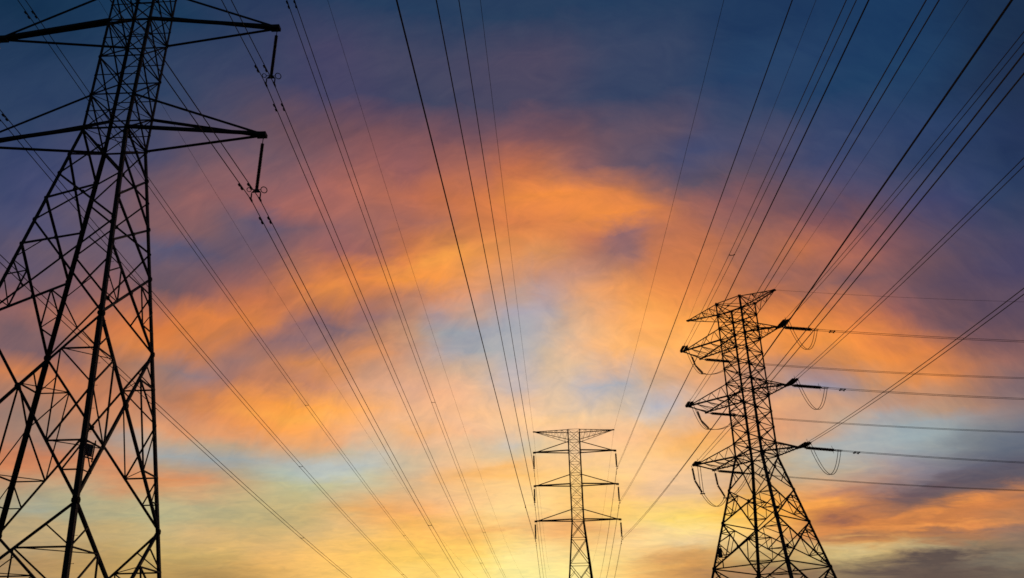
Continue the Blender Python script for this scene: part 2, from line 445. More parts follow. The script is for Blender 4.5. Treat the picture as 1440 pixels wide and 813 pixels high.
WIRES = {
    'A-1B': (3.0959, -0.07362, 0.0001644),
    'A-1M': (3.0959, -0.06523, 0.0001071),
    'A-1T': (3.0959, -0.07622, 0.0001831),
    'A-1E': (3.0959, -0.05407, 0.0002031),
    'A1E': (3.0959, -0.06201, 0.0001214),
    'A1T': (3.0959, -0.08817, 0.0001708),
    'A1M': (3.0959, -0.08978, 0.0001871),
    'A1B': (3.0959, -0.09019, 0.0001924),
    'D1B': (-0.0534, -0.11625, 0.0002669),
    'D1M': (-0.0534, -0.11521, 0.0002831),
    'D1T': (-0.0534, -0.12145, 0.0002701),
    'D1E': (-0.0534, -0.10356, 0.00024),
    'D-1T': (-0.0534, -0.10077, 0.0001532),
    'D-1M': (-0.0534, -0.10498, 0.0001976),
    'D-1B': (-0.0534, -0.1115, 0.0002288),
    'D-1E': (-0.0534, -0.0985, 0.00022),
    'B-1E': (-3.235, -0.15115, 0.0001019),
    'B1E': (-3.235, -0.15419, 0.0003238),
    'B-1T': (-3.235, -0.1851, 0.000329),
    'B-1M': (-3.235, -0.15515, 0.0002794),
    'B-1B': (-3.235, -0.12132, 0.0002004),
    'B1T': (-3.235, -0.17072, 0.0004404),
    'B1M': (-3.235, -0.1416, 0.0003541),
    'B1B': (-3.235, -0.12394, 0.0005266),
    'C1E': (-1.62, -0.12119, 0.0009276),
    'C1T': (-1.62, -0.12839, 0.0009502),
    'C1M': (-1.62, -0.12154, 0.0009752),
    'C1B': (-1.62, -0.12327, 0.0009697),
    'C-1T': (-1.62, -0.13296, 0.0008821),
    'C-1M': (-1.62, -0.1296, 0.0009391),
    'C-1B': (-1.62, -0.12644, 0.0009545),
    'F1B': (-0.048, -0.13583, 0.0005558),
    'F1M': (-0.048, -0.13844, 0.0005411),
    'F1T': (-0.048, -0.14201, 0.0004969),
    'F-1B': (-0.048, -0.13632, 0.0005542),
    'F-1M': (-0.048, -0.13038, 0.0005966),
    'F-1T': (-0.048, -0.1345, 0.00056),
}
def br(key, P, s0, s1, **k):
    yaw, a, b = WIRES[key]; d = dict(P=Vector(P), yaw=yaw, a=a, b=b, s0=s0, s1=s1); d.update(k); return d

# line one: past the near pylon, overhead on the left and away to the lower middle
for sd in (-1, 1):
    for l in 'BMT':
        tip = T1.tips[(sd, l)][0]
        lab = f"long insulator string under the big left pylon's {SIDE[sd]} {LVL[l]} arm"
        susp_string(tip, 4.1, T1.yaw, 1.0, lab, 'suspension insulators on the big left pylon')
        P = tip + Vector((0, 0, -4.1))
        sp = {(1, 'B'): 63.6, (1, 'T'): 64.0, (-1, 'T'): 65.9, (-1, 'M'): 65.7, (-1, 'B'): 68.8, (1, 'M'): 61.0}[(sd, l)]
        sps = [(0, sp), (0, sp*2.1), (0, sp*3.2)] if (sd, l) != (1, 'M') else [(0, sp*2.1)]
        fwd = br(f'D{sd}{l}', P, 0, 425)
        back = dict(P=P, yaw=3.11, a=-.07, b=2.4e-4, s0=0, s1=150)
        bundle(f"twin wires slung from the big left pylon's {SIDE[sd]} {LVL[l]} arm", 'twin wires of the big left pylon',
               [fwd, back], (.235, 0), .025, spacers=sps, dampers=[(0, 1.75), (1, 1.6)])
    tip = T1.tips[(sd, 'E')][0]
    single(f'hair-thin earth wire off the {SIDE[sd]} top tip of the big left pylon', 'earth wires',
           [br(f'D{sd}E', tip+Vector((0, 0, -.1)), 0, 425), dict(P=tip+Vector((0, 0, -.1)), yaw=3.11, a=-.05, b=2e-4, s0=0, s1=150)], .013)

# line two: from overhead to the far slender pylon and beyond it
vz = lambda s: .18*max(.0, 1-s/100) + .018
for sd in (-1, 1):
    for l in 'BMT':
        tip = T3.tips[(sd, l)][0]
        susp_string(tip, 3.6, T3.yaw, 1.8, f"short insulator string under the small far pylon's {SIDE[sd]} {LVL[l]} arm", 'suspension insulators on the small far pylon')
        P = tip + Vector((0, 0, -3.6))
        bundle(f"dark overhead line to the small far pylon's {SIDE[sd]} {LVL[l]} arm", 'overhead lines of the small far pylon',
               [br(f'A{sd}{l}', P, 0, 330), br(f'F{sd}{l}', P, 0, 235)], (0, .1), .023, dampers=[(0, 2.2), (1, 2.2)] + ([(0, 53.4)] if (sd, l) == (-1, 'B') else []), dz_fun=vz)
    tip = T3.tips[(sd, 'E')][0]
    single(f'thin wire running down to the {SIDE[sd]} top tip of the small far pylon', 'earth wires',
           [br(f'A{sd}E', tip+Vector((0, 0, -.2)), 0, 330), dict(P=tip+Vector((0, 0, -.2)), yaw=-.048, a=-.12, b=5.2e-4, s0=0, s1=235)], .016)

# line three: from overhead on the right into the tension pylon, and out to the right
def tension_set(P, key, label, group, L=3.5, rd=.12):
    yaw, a, b = WIRES[key]
    root = empty('tension_insulator', P, label, 'insulator', group)
    P = Vector(P); f = lambda s: curve_pt((0, 0, 0), yaw, a, b, s)
    lat = Vector((math.cos(yaw), math.sin(yaw), 0))
    bm = bmesh.new(); tube(bm, [f(-.05), f(.45)], .04, 6)
    box(bm, f(.48), .1, .5, .05, (f(1)-f(0)), lat); box(bm, f(L-.35), .12, .5, .05, (f(1)-f(0)), lat)
    yk = build('yoke_plate', bm, M_STEEL, root)
    for sg in (-1, 1):
        bm = bmesh.new(); shed_rod(bm, f(.55)+lat*.19*sg, f(L-.42)+lat*.19*sg, rd, .14, .07); build('insulator_discs', bm, M_PORC, root)
    for sg in (-1, 1):
        bm = bmesh.new(); tube(bm, [f(L-.35)+lat*.2*sg, f(L-.1)+lat*.2*sg, f(L+.35)+lat*.2*sg], [.03, .05, .04], 8); build('dead_end_clamp', bm, M_STEEL, root)
    bm = bmesh.new(); up = Vector((0, 0, 1)); e = f(L-.5)
    tube(bm, [e, e+up*.42+(f(0)-f(1))*.1], .02, 5); tube(bm, [e, e-up*.32], .02, 5)
    build('arcing_horn', bm, M_STEEL, root)
    return P + f(L+.1)

def sagline(A, B, sag, n=20, side=Vector((0, 0, 0))):
    A = Vector(A); B = Vector(B)
    return [A.lerp(B, k/n) + (Vector((0, 0, -sag)) + side)*4*(k/n)*(1-k/n) for k in range(n+1)]

for sd in (-1, 1):
    for l in 'BMT':
        tip, tn, tf = T2.tips[(sd, l)]
        Pin = tn if sd < 0 else tip; Pout = tf if sd < 0 else tip
        where = f"tension pylon's {SIDE[sd]} {LVL[l]} arm"
        e_in = tension_set(Pin, f'B{sd}{l}', f'double insulator string reaching towards the viewer from the {where}', 'incoming strain insulators', 3.5, .15)
        e_out = tension_set(Pout, f'C{sd}{l}', f'double insulator string pulled rightwards from the {where}', 'outgoing strain insulators', 3.6, .12)
        bundle(f'twin wires dropping from overhead to the {where}', 'twin wires of the tension pylon', [br(f'B{sd}{l}', Pin, 3.3, 200)], (.19, 0), .021,
               spacers=([(0, 36.2)] if (sd, l) == (-1, 'T') else [(0, 120)]))
        bundle(f'twin wires leaving to the right from the {where}', 'twin wires leaving to the right', [br(f'C{sd}{l}', Pout, 3.4, 128)], (.19, 0), .021,
               dampers=[(0, 5.3)])
        # jumper
        root = empty('jumper_loop', e_in, f'sagging jumper loop joining both wires at the {where}', 'jumper', 'jumper loops of the tension pylon')
        lat = Vector((.19, 0, 0))
        if sd > 0: paths = [sagline(e_in, e_out, 2.7)]
        else:
            if l == 'B': starts = [tn + Vector((-.35, 0, 0)), tf]
            else: starts = [tn.lerp(tf, .45)]
            bots = []
            for k, st in enumerate(starts):
                bt = st + Vector((.95, .3, -2.9 if l == 'B' else -2.15)) if l == 'B' else st + Vector((1.25, .3, -2.15))
                bots.append(bt)
                s_ = empty('jumper_insulator', st, f'slanting hanging string holding the jumper, {"outer of two" if (l=="B" and k==0) else ("inner of two" if l=="B" else "single")}, under the {where}', 'insulator', 'jumper support strings')
                bm = bmesh.new(); d = bt-st; midp = d*.5 + Vector((-.22, 0, -.12))
                p1, p2, p3 = Vector((0, 0, 0)), midp, d
                shed_rod(bm, p1 + d*.1, p2, .13, .13, .08); shed_rod(bm, p2, p3*.97, .13, .13, .08)
                build('insulator_discs', bm, M_PORC, s_)
                bm = bmesh.new(); tube(bm, [p1, p1+d*.1], .03, 6); box(bm, d, .5, .06, .12); build('yoke_plate', bm, M_STEEL, s_)
            pth = [e_in] + bots + [e_out]
            paths = []
            sg = [.9] + ([1.1] if l == 'B' else []) + [.55]
            for A, B, s_ in zip(pth, pth[1:], sg): paths.append(sagline(A, B, s_))
        full = []
        for pt_ in paths: full += pt_ if not full else pt_[1:]
        for sgn in (-1, 1):
            bm = bmesh.new(); tube(bm, [q - e_in + lat*sgn*.7 for q in full], .03, 6); build('jumper_wire', bm, M_WIRE, root)
    tip = T2.tips[(sd, 'E')][0]
    single(f'faint earth wire coming down to the {SIDE[sd]} top corner of the tension pylon', 'earth wires', [br(f'B{sd}E', tip, 0, 200)], .012)
tip = T2.tips[(1, 'E')][0]
single('faint earth wire leaving the top of the tension pylon to the right', 'earth wires', [br('C1E', tip, 0, 128)], .012)

# ------------------------------------------------------------------ ground
bm = bmesh.new()
import mathutils.noise as mn
N = 90
def gpos(k): t = (k/N-.5)*2; return math.copysign(abs(t)**2.6, t)*6000
vs = [[bm.verts.new((gpos(i), gpos(j), 0)) for j in range(N+1)] for i in range(N+1)]
for row in vs:
    for v in row:
        d = math.hypot(v.co.x, v.co.y)
        v.co.z = -.06 + .05*mn.noise(Vector((v.co.x*.08, v.co.y*.08, 0))) + (2.0*mn.noise(Vector((v.co.x*.004, v.co.y*.004, 3))) if d > 420 else 0)
for i in range(N):
    for j in range(N): bm.faces.new((vs[i][j], vs[i+1][j], vs[i+1][j+1], vs[i][j+1]))
M_GROUND = noisy_mat('grassland', (.035, .055, .02), (.09, .085, .05), .15, .95, bump=.4)
g = build('ground', bm, M_GROUND); g['kind'] = 'structure'

# ------------------------------------------------------------------ sky
SUN_AZ, SUN_EL = R(4.0), R(1.0)
# colour of the afterglow in given directions: azimuth and elevation (deg), reach (deg), red, green, blue (0-255)
SKY = [
    (-38.1, 37.5, 2.61, 22, 50, 81), (-30.4, 40.0, 2.61, 26, 56, 89), (-21.2, 42.1, 2.61, 38, 57, 91), (-10.7, 43.4, 2.61, 40, 62, 95),
    (0.5, 43.8, 2.61, 42, 63, 95), (11.6, 43.0, 2.61, 38, 62, 96), (21.8, 41.4, 2.61, 32, 58, 95), (30.8, 39.0, 2.61, 26, 57, 96),
    (38.4, 36.4, 2.61, 28, 50, 81), (-36.8, 33.4, 2.61, 42, 62, 97), (-29.2, 35.6, 2.61, 44, 64, 98), (-21.4, 37.3, 2.61, 56, 66, 98),
    (-15.4, 38.1, 2.61, 72, 68, 100), (-6.8, 38.8, 2.61, 68, 70, 98), (1.5, 38.9, 2.61, 76, 72, 98), (10.9, 38.3, 2.61, 56, 68, 100),
    (20.8, 36.8, 2.61, 38, 64, 102), (29.5, 34.7, 2.61, 32, 62, 100), (36.9, 32.3, 2.61, 34, 52, 85), (-35.8, 30.0, 2.11, 48, 66, 100),
    (-28.3, 31.9, 2.11, 60, 70, 102), (-22.7, 33.0, 2.11, 90, 78, 102), (-16.6, 33.9, 2.11, 112, 80, 98), (-10.0, 34.5, 2.11, 118, 80, 96),
    (-3.2, 34.8, 2.11, 128, 84, 94), (3.7, 34.7, 2.11, 114, 80, 98), (10.4, 34.2, 2.11, 98, 82, 106), (17.9, 33.2, 2.11, 76, 76, 106),
    (25.8, 31.7, 2.11, 56, 70, 108), (31.0, 30.3, 2.11, 44, 66, 106), (35.8, 28.9, 2.11, 40, 56, 92), (-43.6, 35.4, 4.02, 20, 48, 79),
    (-40.6, 26.4, 4.02, 56, 68, 104), (-37.9, 17.1, 4.02, 170, 110, 95), (-35.6, 7.9, 4.02, 173, 147, 127), (44.0, 33.9, 4.02, 26, 46, 77),
    (40.7, 25.1, 4.02, 50, 62, 100), (38.4, 17.7, 4.02, 90, 78, 105), (36.5, 11.5, 4.02, 110, 105, 115), (34.7, 5.1, 4.02, 110, 98, 85),
    (-40.2, 43.2, 4.42, 18, 44, 75), (-20.2, 48.8, 4.42, 28, 50, 85), (6.1, 50.1, 4.42, 34, 56, 91), (30.0, 45.9, 4.42, 24, 52, 89),
    (-25.6, 0.6, 4.02, 193, 147, 106), (-12.0, 0.4, 4.02, 239, 187, 116), (3.0, 0.2, 4.42, 255, 226, 148), (17.6, -0.1, 4.02, 170, 130, 90),
    (28.5, -0.3, 4.02, 110, 90, 75), (-26.2, 31.7, 0.94, 85, 80, 110), (-23.8, 32.2, 0.94, 100, 85, 108), (-21.3, 32.6, 0.94, 105, 85, 108),
    (-18.8, 32.9, 0.94, 115, 88, 108), (-16.2, 33.3, 0.94, 128, 90, 104), (-13.5, 33.6, 0.94, 140, 92, 98), (-10.8, 33.8, 0.94, 150, 92, 92),
    (-8.0, 34.0, 0.94, 135, 90, 100), (-25.9, 30.2, 0.94, 105, 85, 108), (-23.5, 30.6, 0.94, 120, 88, 106), (-21.1, 31.0, 0.94, 135, 92, 102),
    (-18.6, 31.4, 0.94, 140, 95, 102), (-16.0, 31.7, 0.94, 148, 95, 98), (-13.4, 32.0, 0.94, 165, 98, 90), (-10.7, 32.2, 0.94, 185, 106, 84),
    (-7.9, 32.3, 0.94, 170, 100, 92), (-25.6, 28.7, 0.94, 120, 88, 104), (-23.2, 29.1, 0.94, 145, 94, 94), (-20.9, 29.5, 0.94, 135, 92, 100),
    (-18.4, 29.8, 0.94, 150, 96, 98), (-15.8, 30.1, 0.94, 165, 100, 92), (-13.2, 30.4, 0.94, 170, 102, 92), (-10.6, 30.6, 0.94, 175, 104, 88),
    (-7.9, 30.7, 0.94, 185, 106, 82), (-25.3, 27.2, 0.94, 130, 92, 100), (-23.0, 27.6, 0.94, 130, 92, 100), (-20.6, 27.9, 0.94, 105, 88, 112),
    (-18.2, 28.2, 0.94, 105, 88, 114), (-15.7, 28.5, 0.94, 125, 90, 106), (-13.1, 28.7, 0.94, 150, 98, 98), (-10.5, 28.9, 0.94, 160, 102, 94),
    (-7.8, 29.1, 0.94, 170, 104, 90), (-25.0, 25.9, 0.94, 95, 88, 115), (-22.8, 26.2, 0.94, 95, 86, 112), (-20.4, 26.6, 0.94, 110, 88, 110),
    (-18.0, 26.9, 0.94, 118, 90, 108), (-15.5, 27.1, 0.94, 150, 98, 95), (-13.0, 27.3, 0.94, 160, 100, 95), (-10.4, 27.5, 0.94, 170, 105, 90),
    (-7.7, 27.6, 0.94, 215, 128, 78), (-24.8, 24.3, 0.94, 110, 90, 110), (-22.5, 24.7, 0.94, 120, 90, 105), (-20.2, 25.0, 0.94, 140, 95, 98),
    (-17.8, 25.3, 0.94, 145, 96, 96), (-15.3, 25.5, 0.94, 170, 108, 88), (-12.8, 25.7, 0.94, 200, 120, 82), (-10.3, 25.9, 0.94, 225, 135, 74),
    (-7.7, 26.0, 0.94, 240, 150, 74), (-24.6, 23.3, 0.94, 110, 88, 100), (-22.3, 23.6, 0.94, 130, 90, 100), (-20.0, 23.9, 0.94, 165, 102, 90),
    (-17.7, 24.1, 0.94, 190, 112, 80), (-15.2, 24.3, 0.94, 220, 132, 76), (-12.7, 24.5, 0.94, 228, 140, 76), (-10.2, 24.7, 0.94, 185, 120, 92),
    (-7.6, 24.8, 0.94, 180, 125, 108), (-24.4, 22.2, 0.94, 175, 108, 90), (-22.2, 22.5, 0.94, 205, 122, 78), (-19.9, 22.7, 0.94, 210, 124, 76),
    (-17.5, 23.0, 0.94, 200, 120, 82), (-15.1, 23.2, 0.94, 180, 115, 94), (-12.6, 23.4, 0.94, 190, 122, 90), (-10.1, 23.5, 0.94, 150, 108, 110),
    (-7.6, 23.6, 0.94, 180, 135, 120), (-24.2, 21.1, 0.94, 210, 122, 72), (-22.0, 21.4, 0.94, 222, 132, 70), (-19.7, 21.6, 0.94, 222, 132, 72),
    (-17.4, 21.8, 0.94, 212, 130, 80), (-15.0, 22.0, 0.94, 150, 108, 110), (-12.5, 22.2, 0.94, 128, 100, 112), (-10.0, 22.3, 0.94, 170, 125, 112),
    (-7.5, 22.4, 0.94, 200, 150, 125), (-24.0, 19.8, 0.94, 222, 132, 72), (-21.8, 20.0, 0.94, 205, 125, 82), (-19.5, 20.3, 0.94, 165, 115, 105),
    (-17.2, 20.5, 0.94, 140, 105, 112), (-14.8, 20.6, 0.94, 150, 110, 112), (-12.4, 20.8, 0.94, 175, 125, 108), (-10.0, 20.9, 0.94, 225, 150, 100),
    (-7.5, 21.0, 0.94, 190, 150, 140), (-23.8, 18.7, 0.94, 165, 125, 115), (-21.6, 18.9, 0.94, 150, 122, 125), (-19.4, 19.1, 0.94, 150, 118, 120),
    (-17.1, 19.3, 0.94, 185, 125, 100), (-14.7, 19.5, 0.94, 205, 135, 90), (-12.3, 19.6, 0.94, 215, 145, 98), (-9.9, 19.7, 0.94, 200, 150, 130),
    (-7.4, 19.8, 0.94, 215, 165, 140), (-23.6, 17.6, 0.94, 145, 122, 125), (-21.5, 17.8, 0.94, 150, 120, 122), (-19.2, 18.0, 0.94, 180, 120, 105),
    (-17.0, 18.2, 0.94, 190, 128, 98), (-14.6, 18.4, 0.94, 195, 135, 110), (-12.2, 18.5, 0.94, 215, 150, 115), (-9.8, 18.6, 0.94, 215, 165, 140),
    (-7.4, 18.6, 0.94, 225, 175, 145), (-23.4, 16.3, 0.94, 190, 130, 105), (-21.3, 16.5, 0.94, 200, 128, 92), (-19.1, 16.7, 0.94, 225, 145, 85),
    (-16.8, 16.8, 0.94, 240, 155, 80), (-14.5, 17.0, 0.94, 250, 165, 75), (-12.1, 17.1, 0.94, 252, 172, 85), (-9.7, 17.2, 0.94, 250, 178, 105),
    (-7.3, 17.2, 0.94, 240, 185, 140), (-23.2, 15.4, 0.94, 180, 140, 130), (-21.1, 15.5, 0.94, 205, 145, 115), (-18.9, 15.7, 0.94, 235, 155, 95),
    (-16.7, 15.9, 0.94, 248, 165, 80), (-14.4, 16.0, 0.94, 255, 178, 80), (-12.1, 16.1, 0.94, 250, 178, 100), (-9.7, 16.2, 0.94, 240, 180, 130),
    (-7.3, 16.2, 0.94, 235, 190, 155), (-23.1, 14.7, 0.94, 235, 160, 115), (-21.0, 14.9, 0.94, 225, 155, 110), (-18.9, 15.0, 0.94, 225, 150, 105),
    (-16.6, 15.1, 0.94, 240, 160, 95), (-14.3, 15.3, 0.94, 252, 165, 85), (-12.0, 15.4, 0.94, 240, 175, 120), (-9.6, 15.4, 0.94, 225, 185, 150),
    (-7.2, 15.5, 0.94, 250, 185, 115), (-23.0, 14.0, 0.94, 195, 165, 150), (-20.9, 14.1, 0.94, 185, 165, 155), (-18.8, 14.3, 0.94, 210, 165, 135),
    (-16.5, 14.4, 0.94, 205, 165, 145), (-14.3, 14.5, 0.94, 220, 170, 130), (-12.0, 14.6, 0.94, 225, 165, 125), (-9.6, 14.7, 0.94, 215, 190, 165),
    (-7.2, 14.7, 0.94, 225, 185, 150), (-22.9, 13.3, 0.94, 150, 168, 170), (-20.8, 13.5, 0.94, 155, 165, 165), (-18.7, 13.6, 0.94, 155, 170, 165),
    (-16.5, 13.7, 0.94, 190, 165, 145), (-14.2, 13.8, 0.94, 190, 175, 160), (-11.9, 13.9, 0.94, 180, 180, 172), (-9.6, 14.0, 0.94, 190, 190, 182),
    (-7.2, 14.0, 0.94, 205, 188, 168), (-22.8, 12.7, 0.94, 175, 165, 155), (-20.7, 12.8, 0.94, 180, 160, 145), (-18.6, 13.0, 0.94, 170, 170, 160),
    (-16.4, 13.1, 0.94, 172, 180, 172), (-14.1, 13.2, 0.94, 178, 190, 182), (-11.9, 13.2, 0.94, 185, 195, 185), (-9.5, 13.3, 0.94, 195, 195, 180),
    (-7.2, 13.3, 0.94, 205, 190, 170), (-22.7, 11.8, 0.94, 220, 145, 95), (-20.6, 12.0, 0.94, 220, 150, 110), (-18.5, 12.1, 0.94, 195, 160, 130),
    (-16.3, 12.2, 0.94, 180, 180, 155), (-14.1, 12.3, 0.94, 180, 190, 172), (-11.8, 12.3, 0.94, 188, 195, 178), (-9.5, 12.4, 0.94, 200, 195, 168),
    (-7.1, 12.4, 0.94, 215, 185, 145), (-22.6, 11.0, 0.94, 200, 165, 130), (-20.5, 11.1, 0.94, 205, 175, 140), (-18.4, 11.2, 0.94, 195, 175, 140),
    (-16.2, 11.3, 0.94, 190, 180, 145), (-14.0, 11.4, 0.94, 188, 190, 155), (-11.7, 11.5, 0.94, 200, 190, 150), (-9.4, 11.5, 0.94, 210, 190, 145),
    (-7.1, 11.5, 0.94, 220, 185, 135), (-22.4, 10.2, 0.94, 180, 185, 155), (-20.4, 10.3, 0.94, 175, 175, 145), (-18.3, 10.4, 0.94, 180, 175, 140),
    (-16.1, 10.5, 0.94, 190, 178, 138), (-13.9, 10.5, 0.94, 195, 180, 135), (-11.7, 10.6, 0.94, 215, 178, 125), (-9.4, 10.6, 0.94, 230, 170, 105),
    (-7.1, 10.6, 0.94, 240, 178, 110), (-22.3, 9.4, 0.94, 185, 180, 145), (-20.3, 9.4, 0.94, 195, 178, 138), (-18.2, 9.5, 0.94, 185, 175, 135),
    (-16.0, 9.6, 0.94, 192, 178, 135), (-13.8, 9.7, 0.94, 200, 180, 130), (-11.6, 9.7, 0.94, 220, 190, 130), (-9.3, 9.7, 0.94, 240, 190, 115),
    (-7.0, 9.7, 0.94, 252, 190, 90), (-22.2, 8.5, 0.94, 195, 178, 135), (-20.2, 8.6, 0.94, 215, 178, 128), (-18.1, 8.7, 0.94, 210, 178, 125),
    (-15.9, 8.7, 0.94, 205, 178, 125), (-13.8, 8.8, 0.94, 215, 185, 125), (-11.5, 8.8, 0.94, 235, 195, 120), (-9.3, 8.8, 0.94, 245, 200, 115),
    (-7.0, 8.9, 0.94, 252, 200, 100), (-22.1, 7.7, 0.94, 195, 175, 120), (-20.0, 7.8, 0.94, 205, 180, 120), (-18.0, 7.8, 0.94, 210, 182, 118),
    (-15.9, 7.9, 0.94, 225, 185, 110), (-13.7, 7.9, 0.94, 240, 195, 110), (-11.5, 8.0, 0.94, 250, 200, 105), (-9.2, 8.0, 0.94, 252, 200, 100),
    (-7.0, 8.0, 0.94, 254, 205, 95), (-22.0, 7.1, 0.94, 185, 160, 105), (-20.0, 7.2, 0.94, 195, 168, 110), (-17.9, 7.2, 0.94, 210, 175, 110),
    (-15.8, 7.3, 0.94, 225, 180, 108), (-13.6, 7.3, 0.94, 240, 192, 108), (-11.4, 7.3, 0.94, 248, 200, 105), (-9.2, 7.3, 0.94, 252, 205, 100),
    (-7.0, 7.3, 0.94, 254, 210, 100), (-21.9, 6.4, 0.94, 185, 155, 100), (-19.9, 6.4, 0.94, 175, 145, 95), (-17.8, 6.5, 0.94, 170, 140, 90),
    (-15.7, 6.5, 0.94, 210, 170, 105), (-13.6, 6.5, 0.94, 235, 190, 105), (-11.4, 6.6, 0.94, 245, 200, 105), (-9.2, 6.6, 0.94, 252, 208, 105),
    (-6.9, 6.6, 0.94, 254, 215, 115), (-5.2, 34.1, 0.94, 145, 92, 92), (-2.4, 34.1, 0.94, 120, 86, 98), (0.5, 34.1, 0.94, 165, 100, 90),
    (3.3, 34.0, 0.94, 135, 92, 100), (6.2, 33.9, 0.94, 115, 88, 105), (9.0, 33.6, 0.94, 100, 84, 108), (11.7, 33.4, 0.94, 95, 84, 108),
    (14.4, 33.0, 0.94, 75, 80, 115), (-5.2, 32.4, 0.94, 180, 104, 82), (-2.4, 32.5, 0.94, 185, 108, 84), (0.4, 32.5, 0.94, 205, 118, 80),
    (3.2, 32.4, 0.94, 205, 120, 80), (6.0, 32.2, 0.94, 170, 105, 92), (8.8, 32.0, 0.94, 150, 98, 92), (11.5, 31.8, 0.94, 125, 92, 102),
    (14.2, 31.5, 0.94, 100, 85, 105), (-5.1, 31.0, 0.94, 190, 112, 82), (-2.4, 31.1, 0.94, 205, 120, 80), (0.4, 31.0, 0.94, 228, 136, 72),
    (3.2, 31.0, 0.94, 232, 138, 70), (5.9, 30.8, 0.94, 232, 138, 72), (8.7, 30.6, 0.94, 225, 134, 74), (11.3, 30.4, 0.94, 190, 115, 85),
    (14.0, 30.1, 0.94, 160, 100, 92), (-5.1, 30.1, 0.94, 180, 110, 86), (-2.4, 30.1, 0.94, 212, 126, 80), (0.4, 30.1, 0.94, 210, 125, 80),
    (3.1, 30.0, 0.94, 215, 130, 78), (5.9, 29.9, 0.94, 228, 138, 74), (8.6, 29.7, 0.94, 230, 138, 72), (11.2, 29.4, 0.94, 212, 128, 80),
    (13.8, 29.2, 0.94, 175, 108, 90), (-5.1, 28.7, 0.94, 195, 120, 84), (-2.4, 28.7, 0.94, 215, 132, 82), (0.3, 28.7, 0.94, 222, 138, 82),
    (3.1, 28.6, 0.94, 218, 136, 86), (5.8, 28.5, 0.94, 195, 120, 92), (8.4, 28.3, 0.94, 150, 105, 108), (11.1, 28.1, 0.94, 185, 115, 92),
    (13.7, 27.8, 0.94, 185, 112, 85), (-5.1, 27.7, 0.94, 225, 145, 78), (-2.4, 27.7, 0.94, 230, 150, 82), (0.3, 27.7, 0.94, 225, 145, 88),
    (3.0, 27.6, 0.94, 222, 145, 90), (5.7, 27.5, 0.94, 175, 115, 100), (8.4, 27.3, 0.94, 140, 102, 110), (11.0, 27.1, 0.94, 200, 122, 85),
    (13.5, 26.8, 0.94, 190, 116, 86), (-5.0, 26.8, 0.94, 244, 160, 76), (-2.4, 26.8, 0.94, 232, 150, 88), (0.3, 26.8, 0.94, 215, 148, 105),
    (3.0, 26.7, 0.94, 210, 148, 110), (5.6, 26.6, 0.94, 190, 132, 115), (8.3, 26.4, 0.94, 165, 115, 105), (10.9, 26.2, 0.94, 210, 128, 82),
    (13.4, 25.9, 0.94, 205, 125, 82), (-5.0, 25.7, 0.94, 236, 150, 80), (-2.4, 25.7, 0.94, 215, 150, 110), (0.3, 25.7, 0.94, 200, 150, 130),
    (2.9, 25.6, 0.94, 190, 145, 140), (5.6, 25.5, 0.94, 195, 148, 135), (8.2, 25.4, 0.94, 205, 138, 100), (10.8, 25.1, 0.94, 225, 140, 80),
    (13.3, 24.9, 0.94, 215, 130, 80), (-5.0, 24.6, 0.94, 215, 148, 115), (-2.4, 24.6, 0.94, 205, 155, 140), (0.3, 24.6, 0.94, 185, 160, 160),
    (2.9, 24.5, 0.94, 180, 155, 160), (5.5, 24.4, 0.94, 230, 165, 120), (8.1, 24.3, 0.94, 238, 158, 95), (10.6, 24.1, 0.94, 232, 150, 85),
    (13.1, 23.8, 0.94, 225, 142, 82), (-5.0, 23.4, 0.94, 175, 150, 155), (-2.4, 23.4, 0.94, 190, 160, 155), (0.2, 23.4, 0.94, 175, 165, 175),
    (2.8, 23.3, 0.94, 180, 165, 170), (5.4, 23.2, 0.94, 220, 172, 140), (8.0, 23.1, 0.94, 245, 172, 100), (10.5, 22.9, 0.94, 245, 165, 85),
    (13.0, 22.7, 0.94, 242, 158, 80), (-4.9, 22.2, 0.94, 148, 158, 172), (-2.4, 22.3, 0.94, 170, 165, 172), (0.2, 22.2, 0.94, 172, 172, 180),
    (2.8, 22.2, 0.94, 190, 175, 172), (5.3, 22.1, 0.94, 230, 185, 145), (7.9, 21.9, 0.94, 248, 178, 105), (10.4, 21.7, 0.94, 250, 172, 90),
    (12.9, 21.5, 0.94, 250, 170, 85), (-4.9, 21.1, 0.94, 180, 165, 165), (-2.4, 21.1, 0.94, 160, 165, 172), (0.2, 21.0, 0.94, 178, 175, 180),
    (2.7, 21.0, 0.94, 205, 185, 170), (5.3, 20.9, 0.94, 240, 188, 140), (7.8, 20.7, 0.94, 250, 185, 115), (10.3, 20.6, 0.94, 255, 180, 98),
    (12.7, 20.3, 0.94, 252, 178, 95), (-4.9, 19.9, 0.94, 200, 172, 160), (-2.4, 19.9, 0.94, 200, 180, 172), (0.2, 19.8, 0.94, 190, 180, 182),
    (2.7, 19.8, 0.94, 215, 190, 170), (5.2, 19.7, 0.94, 225, 190, 165), (7.7, 19.6, 0.94, 215, 180, 155), (10.2, 19.4, 0.94, 225, 175, 130),
    (12.6, 19.2, 0.94, 230, 165, 115), (-4.9, 18.7, 0.94, 235, 180, 140), (-2.4, 18.7, 0.94, 225, 188, 165), (0.1, 18.7, 0.94, 200, 185, 185),
    (2.6, 18.6, 0.94, 215, 192, 178), (5.1, 18.5, 0.94, 190, 182, 185), (7.6, 18.4, 0.94, 175, 172, 180), (10.0, 18.2, 0.94, 205, 175, 158),
    (12.4, 18.0, 0.94, 220, 170, 140), (-4.9, 17.3, 0.94, 240, 185, 140), (-2.4, 17.3, 0.94, 245, 195, 145), (0.1, 17.2, 0.94, 235, 195, 160),
    (2.6, 17.2, 0.94, 225, 200, 185), (5.0, 17.1, 0.94, 215, 195, 185), (7.5, 17.0, 0.94, 210, 190, 175), (9.9, 16.8, 0.94, 185, 182, 190),
